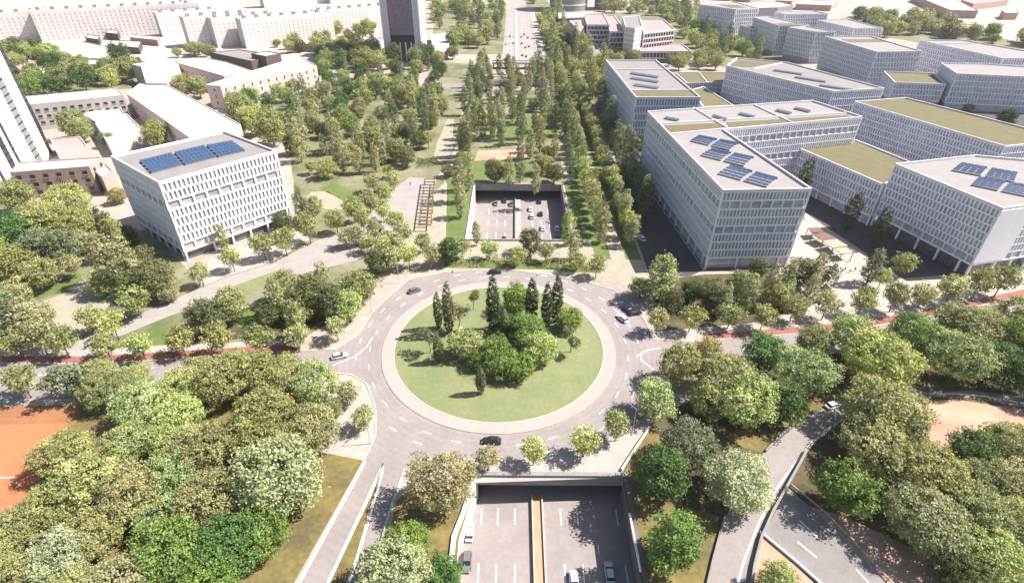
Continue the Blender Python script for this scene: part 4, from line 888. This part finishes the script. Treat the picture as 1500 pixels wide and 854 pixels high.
for k, px, py, w_, c, hf in [('bushy', 302, 462, 54, 'deep olive', .9), ('bushy', 335, 447, 50, 'olive', .9), ('bushy', 418, 418, 44, 'olive', 1), ('poplar', 402, 432, 28, 'khaki', .8), ('bushy', 455, 430, 58, 'deep olive', 1), ('bushy', 483, 440, 50, 'deep olive', .9), ('bushy', 522, 418, 50, 'olive', 1), ('bushy', 510, 448, 44, 'yellow-green', .9), ('poplar', 430, 462, 30, 'khaki', .8), ('bushy', 440, 450, 44, 'olive', .9), ('poplar', 470, 405, 24, 'khaki', .9), ('bushy', 552, 380, 36, 'deep olive', 1), ('street', 575, 372, 32, 'yellow-green', 1), ('bushy', 395, 455, 36, 'deep olive', .9)]: tp(k, px, py, w_, c, Z, hf)
Z = 'in front of the left office block'
for k, px, py, w_, c in [('street', 291, 399, 28, 'olive'), ('street', 337, 376, 28, 'yellow-green'), ('poplar', 323, 345, 14, 'olive'), ('street', 382, 356, 32, 'olive'), ('street', 414, 348, 34, 'olive'), ('bushy', 412, 324, 28, 'deep olive'), ('street', 449, 330, 34, 'khaki'), ('street', 490, 318, 30, 'olive'), ('street', 516, 302, 30, 'yellow-green'), ('street', 505, 345, 24, 'khaki'), ('bushy', 455, 302, 32, 'olive'), ('poplar', 440, 300, 20, 'grey-green')]: tp(k, px, py, w_, c, Z)
Z = 'in the park left of the left office'
for k, px, py, w_, c, hf in [('plane', 55, 315, 76, 'olive', .8), ('plane', 95, 290, 66, 'yellow-green', .8), ('plane', 120, 325, 60, 'olive', .8), ('plane', 18, 335, 70, 'bright green', .8), ('bushy', 55, 355, 50, 'grey-green', .9), ('bushy', 20, 385, 50, 'olive', .9), ('bushy', 60, 395, 48, 'olive', .9), ('bushy', 90, 358, 44, 'grey-green', .9),
        ('poplar', 150, 375, 34, 'khaki', .8), ('poplar', 185, 388, 34, 'khaki', .8), ('bushy', 225, 408, 54, 'deep olive', .9), ('poplar', 165, 345, 28, 'olive', .8), ('bushy', 180, 350, 40, 'deep olive', .8), ('bushy', 147, 412, 40, 'yellow-green', .9), ('bushy', 15, 430, 46, 'olive', .9), ('poplar', 10, 455, 36, 'grey-green', .7), ('poplar', 40, 470, 34, 'khaki', .7),
        ('bushy', 120, 350, 36, 'khaki', .9), ('bushy', 25, 285, 46, 'olive', .9), ('bushy', 205, 375, 36, 'deep olive', .8), ('bushy', 170, 285, 26, 'autumn brown', .8), ('bushy', 190, 420, 36, 'green', .8), ('bushy', 245, 425, 34, 'khaki', .8), ('bushy', -10, 370, 50, 'green', .9), ('street', 100, 385, 30, 'khaki', 1)]: tp(k, px, py, w_, c, Z, hf)
Z = 'among the low houses at upper left'
for k, px, py, w_, c in [('bushy', 103, 178, 38, 'olive'), ('bushy', 90, 160, 24, 'yellow-green'), ('bushy', 116, 190, 30, 'olive'), ('bushy', 226, 193, 36, 'olive'), ('bushy', 155, 203, 20, 'grey-green'), ('bushy', 268, 124, 30, 'olive'), ('bushy', 288, 124, 28, 'yellow-green'), ('bushy', 350, 158, 42, 'olive'), ('bushy', 370, 172, 40, 'yellow-green'), ('bushy', 345, 182, 30, 'deep olive'), ('bushy', 145, 105, 14, 'green'), ('bushy', 395, 185, 44, 'olive')]: tp(k, px, py, w_, c, Z)

def hull_ok(x, y):
    for f in FOOT:
        if inside(x, y, f): return False
    for f in KEEP_OFF:
        if inside(x, y, f): return False
    return True
TPOS = [(t[4], t[5]) for t in TREES]
def scatter(poly, n, dmin, mix, zone, seed):
    P_ = SS(poly); q = random.Random(seed); xs = [p[0] for p in P_]; ys = [p[1] for p in P_]; c = 0; tries = 0
    while c < n and tries < n*60:
        tries += 1; x, y = q.uniform(min(xs), max(xs)), q.uniform(min(ys), max(ys))
        if not inside(x, y, P_) or not hull_ok(x, y): continue
        if any((x-a)**2+(y-b_)**2 < dmin*dmin for a, b_ in TPOS): continue
        k, R_, tone, hf = q.choices([m[:4] for m in mix], [m[4] for m in mix])[0]
        if k == 'bushy': k = 'far' if y > 560 else 'evergreen' if 'green' in tone and tone != 'yellow-green' else 'leafy' if seed != 2 else 'bushy'  # scattered bushy trees, split into names by tone and distance
        tree(k, x, y, R_*q.uniform(.85, 1.3), tone, zone, hf*q.uniform(.85, 1.15)); TPOS.append((x, y)); c += 1
KEEP_OFF += [[(-19, 178), (24, 178), (24, 239), (-19, 239)], [(-11, 500), (22, 500), (22, 905), (-11, 905)], SS([(560, 372), (600, 322), (650, 268), (640, 262), (600, 262), (540, 318), (400, 390), (400, 412)]),
             SS([(440, 272), (526, 266), (530, 310), (430, 310)]), SS([(640, 262), (662, 225), (680, 190), (690, 145), (699, 145), (692, 185), (676, 222), (655, 262)]), SS([(605, 255), (655, 255), (652, 400), (600, 400)])]
# clumps between the left office and the boulevard
scatter([(325, 172), (420, 125), (470, 105), (640, 88), (655, 110), (640, 140), (420, 190), (395, 200)], 60, 6.5, [('bushy', 5.2, 'olive', .9, 3), ('bushy', 5, 'dark green', 1, 2), ('bushy', 5, 'bright green', .9, 1.3), ('poplar', 2.6, 'grey-green', .9, 1.5), ('bushy', 5, 'yellow-green', .9, 1)], 'in the far park behind left office', 1)
scatter([(395, 200), (420, 188), (640, 140), (650, 170), (640, 215), (590, 258), (520, 262), (430, 262), (415, 215)], 58, 6.0, [('bushy', 4.5, 'olive', .95, 3), ('poplar', 2.6, 'khaki', .95, 3), ('poplar', 2.4, 'grey-green', 1, 2), ('bushy', 4.5, 'green', 1, 1.2), ('bushy', 4, 'deep olive', .9, 1.5), ('bushy', 4, 'khaki', .9, 1)], 'in the near park behind left office', 2)
Z = 'along the paved strip left of underpass'
for px, py, w_, c in [(545, 262, 24, 'khaki'), (562, 280, 24, 'yellow-green'), (575, 260, 24, 'olive'), (540, 290, 26, 'khaki'), (560, 305, 26, 'yellow-green'), (530, 318, 26, 'olive'), (548, 335, 28, 'khaki'), (578, 322, 26, 'yellow-green'), (590, 338, 26, 'olive'), (562, 352, 28, 'yellow-green'), (580, 352, 26, 'khaki'), (598, 370, 30, 'yellow-green'), (632, 370, 28, 'khaki'), (618, 352, 24, 'olive'), (520, 340, 26, 'khaki'), (536, 352, 24, 'olive')]: tp('street', px, py, w_, c, Z)
Z = 'around the far underpass opening'
for k, px, py, w_, c in [('bushy', 778, 352, 34, 'deep olive'), ('street', 676, 361, 24, 'yellow-green'), ('street', 716, 362, 24, 'yellow-green'), ('street', 759, 372, 24, 'yellow-green'), ('street', 800, 366, 24, 'khaki'), ('poplar', 698, 340, 12, 'khaki'), ('bushy', 655, 368, 32, 'dark green'), ('poplar', 832, 330, 18, 'yellow-green'), ('poplar', 841, 355, 16, 'khaki'), ('street', 845, 378, 26, 'olive'), ('street', 875, 385, 28, 'khaki'),
        ('poplar', 672, 262, 20, 'khaki'), ('poplar', 685, 248, 18, 'olive'), ('poplar', 674, 292, 16, 'khaki'), ('bushy', 725, 248, 32, 'deep olive'), ('poplar', 745, 248, 14, 'khaki'), ('poplar', 762, 244, 14, 'grey-green'), ('bushy', 795, 238, 26, 'olive'), ('bushy', 812, 250, 28, 'deep olive'), ('poplar', 785, 262, 14, 'khaki')]: tp(k, px, py, w_, c, Z)
scatter([(640, 262), (662, 215), (690, 130), (700, 106), (832, 100), (850, 180), (868, 262), (830, 262), (800, 236), (700, 236), (660, 264)], 104, 5.0, [('poplar', 2.2, 'khaki', 1, 3), ('poplar', 2.1, 'grey-green', 1, 2.6), ('poplar', 2.3, 'deep olive', 1, 2), ('bushy', 3.4, 'deep olive', .9, 1), ('bushy', 3.4, 'olive', .9, .6)], 'in the central park strip', 3)
# rows beside the boulevard
def row(x, y0, y1, step, mix, zone, seed, jx=.8, slope=0):
    q = random.Random(seed); y = y0
    while y < y1:
        xx = x+(y-y0)*slope+q.uniform(-jx, jx)
        if hull_ok(xx, y): k, R_, tone, hf, wt = q.choices(mix, [m[4] for m in mix])[0]; tree(k, xx, y, R_*q.uniform(.85, 1.15), tone, zone, hf*q.uniform(.9, 1.1)); TPOS.append((xx, y))
        y += step*q.uniform(.85, 1.15)
mixr = [('street', 3.4, 'olive', 1.2, 2), ('street', 3.2, 'yellow-green', 1.2, 2), ('bushy', 3.6, 'olive', .9, 1.5), ('poplar', 2.4, 'khaki', .9, 1), ('street', 3.2, 'khaki', 1.2, 1)]
row(33, 182, 560, 6.4, mixr, 'in the inner row right of underpass', 5, slope=.012)
row(44, 180, 560, 7.5, mixr, 'in the outer row right of underpass', 6, slope=.012)
row(54.5, 205, 360, 13, [('poplar', 3.2, 'grey-green', .9, 2), ('bushy', 4.5, 'olive', .9, 1), ('poplar', 3, 'olive', .9, 1)], 'beside the shaded street', 7)
row(-25, 250, 500, 9, [('poplar', 2.4, 'grey-green', 1, 2), ('poplar', 2.4, 'khaki', 1, 2), ('bushy', 3.6, 'olive', 1, 1)], 'along the left edge of central park', 8)
KEEP_OFF += [[(21, 500), (31, 500), (31, 905), (21, 905)], S(0, 0) and SS([(780, 0), (800, 0), (815, 30), (790, 30)])]
scatter([(640, 5), (700, 0), (738, 12), (732, 80), (655, 92), (640, 60), (632, 20)], 60, 9, [('bushy', 6, 'olive', .9, 3), ('bushy', 6, 'yellow-green', .9, 1.5), ('poplar', 3.4, 'grey-green', 1.1, 1.5), ('bushy', 5.5, 'deep olive', .9, 1)], 'left of the far boulevard', 11)
scatter([(785, 90), (788, 30), (775, 0), (800, 0), (812, 22), (834, 50), (850, 90), (885, 102), (883, 150), (850, 150), (835, 96)], 62, 8, [('bushy', 5, 'olive', .9, 3), ('poplar', 3.2, 'olive', 1, 2), ('bushy', 5, 'yellow-green', .9, 1), ('bushy', 5, 'deep olive', .9, 1)], 'between far boulevard and hospital', 12)
scatter([(880, 18), (930, 8), (1018, 15), (1020, 45), (1070, 62), (1115, 85), (1112, 110), (1062, 98), (1000, 62), (985, 40), (960, 24)], 62, 9, [('bushy', 6, 'olive', .9, 3), ('bushy', 6, 'yellow-green', .9, 1), ('poplar', 3.5, 'grey-green', 1, 1.5), ('bushy', 6, 'green', .9, 1)], 'between hospital and the distant campus', 13)
scatter([(885, 100), (1000, 84), (1062, 96), (1050, 104), (985, 104), (962, 88), (888, 88)], 16, 8, [('bushy', 5, 'olive', .9, 3), ('bushy', 5, 'deep olive', .9, 1)], 'in front of the hospital', 14)
scatter([(1240, 30), (1262, 24), (1350, 36), (1500, 62), (1600, 75), (1600, 95), (1480, 72), (1400, 58), (1300, 58)], 52, 9, [('bushy', 7, 'olive', .85, 3), ('bushy', 7, 'deep olive', .85, 1.5), ('bushy', 6.5, 'green', .85, 1)], 'in the belt at upper right', 15)
scatter([(5, 78), (60, 72), (85, 86), (140, 88), (205, 108), (196, 132), (120, 138), (45, 146), (38, 120), (12, 100)], 46, 8.5, [('bushy', 6.5, 'dark green', .85, 2), ('bushy', 6.5, 'olive', .85, 2), ('bushy', 6, 'green', .85, 1.5), ('bushy', 6, 'yellow-green', .85, .7)], 'beyond the white tower, upper left', 16)
scatter([(380, 66), (470, 50), (556, 42), (556, 60), (480, 66), (430, 78), (400, 82)], 22, 8, [('bushy', 5, 'olive', .85, 2), ('bushy', 5, 'deep olive', .85, 1)], 'before the stepped white slabs', 17)
scatter([(430, 74), (560, 70), (560, 88), (630, 84), (660, 76), (655, 92), (560, 104), (470, 104), (460, 84)], 34, 8, [('bushy', 6, 'olive', .85, 3), ('bushy', 6, 'deep olive', .85, 1), ('bushy', 6, 'dark green', .85, 1)], 'at the foot of the central tower', 18)
scatter([(255, 80), (300, 72), (312, 88), (258, 92)], 6, 7, [('bushy', 5, 'olive', .85, 1)], 'behind the pale school hall', 19)
scatter([(460, 230), (600, 190), (640, 230), (560, 300), (450, 262)], 14, 5, [('poplar', 2.2, 'khaki', .9, 1), ('street', 2.8, 'olive', 1, 1)], 'on the lawns right of left office', 20)

def words(n): return ordn[n-1] if n <= len(ordn) else f'{n}th'
from collections import defaultdict
grp = defaultdict(list)
for T_ in TREES: grp[(T_[1], T_[2], T_[3])].append(T_)
for (k, tone, zone), L_ in grp.items():
    nm = f'{tone} {KN[k][1]} {zone}'
    if len(L_) == 1: L_[0][0]['label'] = nm; continue
    nrow = max(1, math.ceil(len(L_)/4)); L_.sort(key=lambda t: t[5])
    per = math.ceil(len(L_)/nrow); rows = [sorted(L_[i:i+per], key=lambda t: project(t[4], t[5], 5)[0]) for i in range(0, len(L_), per)]
    for ri, r_ in enumerate(rows):
        for ci, t_ in enumerate(r_):
            side = '' if len(r_) == 1 else ', '+('left' if ci == 0 else 'right' if ci == len(r_)-1 else f'{words(ci+1)} from left')
            rw = '' if len(rows) == 1 else f', {"nearest" if ri == 0 else "farthest" if ri == len(rows)-1 else words(ri+1)} rank'
            if len((nm+rw+side).split()) > 15: nm = nm.replace(' the ', ' ')
            t_[0]['label'] = nm+rw+(side+'most' if side in (', left', ', right') else side)
# hedge bands
hb = random.Random(5)
def hedge(px, label, tone, h=1.2, seed=1, cnt=5000):
    P_ = SS(px); xs = [p[0] for p in P_]; ys = [p[1] for p in P_]; c = (sum(xs)/len(xs), sum(ys)/len(ys)); q = random.Random(seed); lob = []
    while len(lob) < 60:
        x, y = q.uniform(min(xs), max(xs)), q.uniform(min(ys), max(ys))
        if inside(x, y, P_): lob.append((x-c[0], y-c[1], h*.55, 1.3, h*.5))
    t = thing('hedge', label, 'hedge', (c[0], c[1], 0)); o = bpy.data.objects.new('foliage', leaf_mesh('foliage', seed, lob, cnt, .2)); COL.objects.link(o); o.parent = t; o.color = (*TONE[tone], 1)
hedge([(655, 380), (720, 377), (850, 385), (880, 395), (878, 400), (800, 391), (720, 389), (655, 391)], 'low olive hedge between far underpass and roundabout', 'olive', seed=3)
hedge([(498, 408), (560, 402), (560, 412), (498, 420)], 'clipped dark hedge by the pavement above left of the roundabout', 'deep olive', seed=4, cnt=2500)
hedge([(614, 236), (640, 234), (640, 244), (612, 246)], 'dark clipped hedge block beside the paved strip behind pergola', 'dark green', 1.6, seed=6, cnt=2500)


# ------------------------------------------------------------------ cars, people, lamps
def loft(b, secs):
    i = len(b.v); n = len(secs[0])
    for s_ in secs: b.v += s_
    for k in range(len(secs)-1):
        for j in range(n): b.f.append((i+k*n+j, i+k*n+(j+1) % n, i+(k+1)*n+(j+1) % n, i+(k+1)*n+j))
    b.f.append(tuple(i+j for j in reversed(range(n)))); b.f.append(tuple(i+(len(secs)-1)*n+j for j in range(n)))
def car_meshes(van=False):
    L, W = 4.5, 1.82; hood, roof = (.98, 1.9) if van else (.86, 1.45)
    b = MB()
    def sec(x, z0, z1, w_, in_=.12): return [(x, -w_/2, z0), (x, w_/2, z0), (x, w_/2+.0, (z0+z1)/2), (x, w_/2-in_, z1), (x, -w_/2+in_, z1), (x, -w_/2, (z0+z1)/2)]
    loft(b, [sec(-L/2, .35, .7, W*.86), sec(-L/2+.25, .22, hood, W*.97), sec(-.9, .22, hood+.04, W), sec(.75, .22, hood+.02, W), sec(L/2-.45, .22, hood-.1, W*.96), sec(L/2, .32, .62, W*.82)])
    body = b.mesh('body', M_paintcar)
    xr0, xr1 = (-L/2+.12, .55) if van else (-1.5, .28)
    b = MB(); b.prism([(xr0-.35*(not van), -W/2+.12), (xr1+.75, -W/2+.12), (xr1+.75, W/2-.12), (xr0-.35*(not van), W/2-.12)], hood-.02, roof-.05, top=[(xr0+.02, -W/2+.27), (xr1+.02, -W/2+.27), (xr1+.02, W/2-.27), (xr0+.02, W/2-.27)])
    glass = b.mesh('windows', M_carglass)
    b = MB(); b.prism([(xr0, -W/2+.24), (xr1+.06, -W/2+.24), (xr1+.06, W/2-.24), (xr0, W/2-.24)], roof-.05, roof, top=[(xr0+.1, -W/2+.32), (xr1-.05, -W/2+.32), (xr1-.05, W/2-.32), (xr0+.1, W/2-.32)])
    roofm = b.mesh('roof', M_paintcar)
    b = MB(); b.tube((0, -.11, 0), (0, .11, 0), .33, .33, 14); tyre = b.mesh('wheel', M_tyre)
    b = MB(); b.tube((0, -.12, 0), (0, .12, 0), .19, .19, 10); rim = b.mesh('rim', M_rail)
    b = MB(); b.box(0, 0, -.07, .07, .08, .34); lamp = b.mesh('headlight', M_lampg)
    return body, glass, roofm, tyre, rim, lamp
CM = {False: car_meshes(False), True: car_meshes(True)}
def car(px, py, deg, col, label, z=0.0, van=False, world=None, group='cars on the roads', s=1.0):
    """deg: heading, anticlockwise from +x"""
    x, y = world or S(px, py, z+.6); body, glass, roofm, tyre, rim, lamp = CM[van]
    t = bpy.data.objects.new('car', None); COL.objects.link(t); t.location = (x, y, z+.01); t.rotation_euler = (0, 0, math.radians(deg)); t.scale = (s, s, s)
    t['label'] = label; t['category'] = 'van' if van else 'car'; t['group'] = group
    def add(n, m, loc=(0, 0, 0), par=None):
        o = bpy.data.objects.new(n, m); COL.objects.link(o); o.parent = par or t; o.location = loc; o.color = (*col, 1); return o
    add('body', body); add('windows', glass); add('roof', roofm)
    for sx in (-1.38, 1.4):
        for sy in (-.82, .82): add('rim', rim, par=add('wheel', tyre, (sx, sy, .33)))
    for sy in (-.6, .6): add('headlight', lamp, (2.2, sy, .6))
WH, BK, GY, SV = (.7, .7, .72), (.02, .02, .025), (.12, .12, .13), (.42, .43, .45)
car(688, 778, 90, WH, 'white car in the left lane of the near underpass', DZ); car(684, 822, 270, GY, 'dark grey car behind the white one in the near underpass', DZ)
car(841, 852, 270, WH, 'white car cut by the bottom edge right of the median', DZ, van=False); car(893, 838, 90, SV, 'silver car half in the shade of the right underpass wall', DZ)
car(607, 425, 35, GY, 'dark grey car on the upper left of the roundabout'); car(725, 398, 5, BK, 'black car at the top of the roundabout')
car(720, 645, 178, BK, 'black car at the bottom of the roundabout behind a small tree'); car(912, 466, 120, WH, 'white car entering the roundabout at upper right')
car(497, 521, 20, SV, 'silver car with dark windows leaving the roundabout to the left'); car(918, 452, 120, BK, 'black car in the tree shade right of the roundabout')
car(1221, 593, 20, WH, 'white car driving up the curved road at right')
car(930, 458, 15, BK, 'black car beside the pale kerb in deep shade right of roundabout')
for i, (px, py, c, lab) in enumerate([(726, 298, GY, 'dark grey car farthest left below the far portal'), (739, 294, BK, 'black car at the mouth of the far underpass'), (749, 299, GY, 'grey car beside the median below the far portal'), (738, 351, BK, 'black car near the low wall of the far underpass'),
        (790, 295, BK, 'black car leaving the shade under the far portal'), (777, 306, WH, 'white car highest on the right half of the far underpass'), (792, 313, BK, 'black car in the middle right of the far underpass'), (779, 317, SV, 'silver car behind the white one in the far underpass'),
        (795, 334, WH, 'white car low on the right half of the far underpass'), (816, 334, WH, 'white car in the wall shade of the far underpass'), (817, 347, GY, 'grey car in the wall shade near the end of the underpass'), (800, 376, SV, 'silver car under the small trees by the far underpass')][:11]):
    car(px, py, 270 if px < 755 else 90, c, lab, DZ, s=1)
q = random.Random(4); nn = 0
for x_, dr in ((-8, 'left'), (-4.3, 'left'), (-.6, 'left'), (8, 'right'), (11.3, 'right'), (15, 'right')):
    for k in range(3):
        y_ = 515+q.uniform(0, 30)+k*60; nn += 1; c = q.choice([(WH, 'white'), (BK, 'black'), (GY, 'grey'), (SV, 'silver')])
        car(0, 0, 270 if dr == 'left' else 90, c[0], f'{c[1]} car on {dr} half of far boulevard, lane {["one","two","three"][(nn-1)//3 % 3]}, {["nearest","middle","farthest"][k]}', .02, world=(x_, y_), s=1.05)
for k in range(12):
    y_ = 512+k*9.5; c = [(WH, 'white'), (BK, 'black'), (SV, 'silver')][k % 3]
    car(0, 0, 5, c[0], f'{c[1]} car parked by the far boulevard, {ordn[k]} from the bridge', .02, world=(24.8, y_), group='cars parked beside the far boulevard')
for i, (px, py, c, cn) in enumerate([(931, 334, WH, 'white'), (935, 341, SV, 'silver'), (940, 349, WH, 'white')]):
    car(px, py, 108, c, f'{["first", "second", "third"][i]} parked car, {cn}, in the shaded street beside the L-shaped block', .02, group='cars parked in the shaded street')
for i, (px, py) in enumerate([(891, 181), (895, 185)]):
    car(px, py, 20, WH, f'{["farther", "nearer"][i]} white van parked in the shade by the far white block', .02, van=True, group='vans parked in the shaded street')

def person_mesh(seed):
    q = random.Random(seed); st = q.uniform(.1, .24)
    V_ = [(0, 0, .92), (0, 0, 1.2), (0, 0, 1.42), (0, 0, 1.52), (.02, 0, 1.66), (.0, .1, .88), (st, .1, .48), (st*.9, .1, .08), (st*.9+.12, .1, .04), (0, -.1, .88), (-st*.7, -.1, .47), (-st, -.1, .09), (-st+.12, -.1, .04),
         (0, .2, 1.4), (-.08, .25, 1.13), (.02, .27, .9), (.05, .27, .82), (0, -.2, 1.4), (.08, -.25, 1.13), (.18, -.26, .92), (.22, -.26, .84)]
    E_ = [(0, 1), (1, 2), (2, 3), (3, 4), (0, 5), (5, 6), (6, 7), (7, 8), (0, 9), (9, 10), (10, 11), (11, 12), (2, 13), (13, 14), (14, 15), (15, 16), (2, 17), (17, 18), (18, 19), (19, 20)]
    r = [.14, .13, .15, .06, .105, .1, .07, .045, .04, .1, .07, .045, .04, .06, .045, .035, .03, .06, .045, .035, .03]
    me = bpy.data.meshes.new('person'); me.from_pydata(V_, E_, []); o = bpy.data.objects.new('tmp_person', me); COL.objects.link(o)
    sm_ = o.modifiers.new('s', 'SKIN'); o.modifiers.new('d', 'SUBSURF').levels = 1
    for i, v in enumerate(me.skin_vertices[0].data): v.radius = (r[i], r[i]*(1.25 if i in (1, 2) else 1)); v.use_root = (i == 0)
    bpy.context.view_layer.update()
    ev = o.evaluated_get(bpy.context.evaluated_depsgraph_get()); m2 = bpy.data.meshes.new_from_object(ev); m2.name = 'person'
    bpy.data.objects.remove(o); m2.materials.clear(); m2.materials.append(M_cloth); m2.materials.append(M_skin)
    for p_ in m2.polygons: p_.material_index = 1 if p_.center.z > 1.53 or (p_.center.z < .88 and abs(p_.center.y) > .22) else 0
    m2.shade_smooth(); return m2
PM = [person_mesh(i) for i in range(3)]
for i, (px, py, c, lab) in enumerate([(1231, 394, (.02, .02, .03), 'dark coat'), (1234, 396, (.1, .02, .02), 'dark red top'), (1238, 394, (.02, .02, .02), 'black clothes'), (1245, 397, (.03, .05, .12), 'navy jacket'), (1253, 394, (.02, .02, .02), 'dark outfit'),
        (1245, 381, (.25, .05, .04), 'red top'), (1264, 393, (.05, .05, .05), 'grey coat'), (1178, 320, (.02, .02, .02), 'black coat'), (601, 269, (.02, .02, .02), 'dark clothes'), (1373, 432, (.3, .3, .3), 'pale jacket')]):
    x, y = S(px, py, .9); o = bpy.data.objects.new('person', PM[i % 3]); COL.objects.link(o); o.location = (x, y, .02); o.rotation_euler = (0, 0, i*1.7); o.color = (*c, 1)
    where = ['leftmost of the group on the right plaza', 'second from left in the plaza group', 'third from left in the plaza group', 'fourth from left in the plaza group', 'fifth in the plaza group', 'alone above the plaza group', 'at the shade edge of the right plaza', 'by the end of the L-shaped block', 'near the rust-red pergola', 'on the pavement by the right street'][i]
    o['label'] = f'person in {lab} walking {where}'; o['category'] = 'person'
    if i < 7: o['group'] = 'people on the right plaza'
def lamp(x, y, ang, label, h=8):
    t = thing('street_lamp', label, 'street lamp', (x, y, 0), 'street lamps around the roundabout')
    b = MB(); b.tube((x, y, 0), (x, y, h), .1, .06, 8); b.build('pole', M_rail, t)
    dx, dy = math.cos(ang), math.sin(ang); b = MB(); b.tube((x, y, h-.1), (x+dx*1.6, y+dy*1.6, h+.25), .05, .04, 6); b.build('arm', M_rail, t)
    b = MB(); b.box(x+dx*1.9, y+dy*1.9, h+.18, h+.34, .9, .3, ang); b.build('lamp_head', M_frame, t)
for px, py, lab in [(585, 415, 'upper left of the roundabout'), (545, 460, 'left of the roundabout by the grove'), (543, 650, 'lower left of the roundabout'), (926, 634, 'lower right of the roundabout by the small tree'), (690, 393, 'above the roundabout by the hedge'), (818, 398, 'above right of the roundabout'), (962, 488, 'right of the roundabout')]:
    x, y = S(px, py); lamp(x, y, math.atan2(CY-y, CX-x), f'slim street lamp standing {lab}')
for o in list(ROOTS)+[ring, lroad, nroad, froad, froad2]:
    for k in ('_o', '_h'):
        if k in o: del o[k]


# thin summer haze: one even closed volume round the camera and the whole place
hz = MB(); hz.prism([(-6100, -300), (6100, -300), (6100, 6100), (-6100, 6100)], -8.4, 101.5)
hm = bpy.data.materials.new('haze_air'); hm.use_nodes = True; n = hm.node_tree; n.nodes.remove(n.nodes['Principled BSDF'])
pv = n.nodes.new('ShaderNodeVolumePrincipled'); pv.inputs['Color'].default_value = (.95, .93, .95, 1); pv.inputs['Density'].default_value = .00008
pv.inputs['Anisotropy'].default_value = .2; n.links.new(pv.outputs[0], n.nodes['Material Output'].inputs['Volume'])
hz.build('haze', hm, kind='stuff')
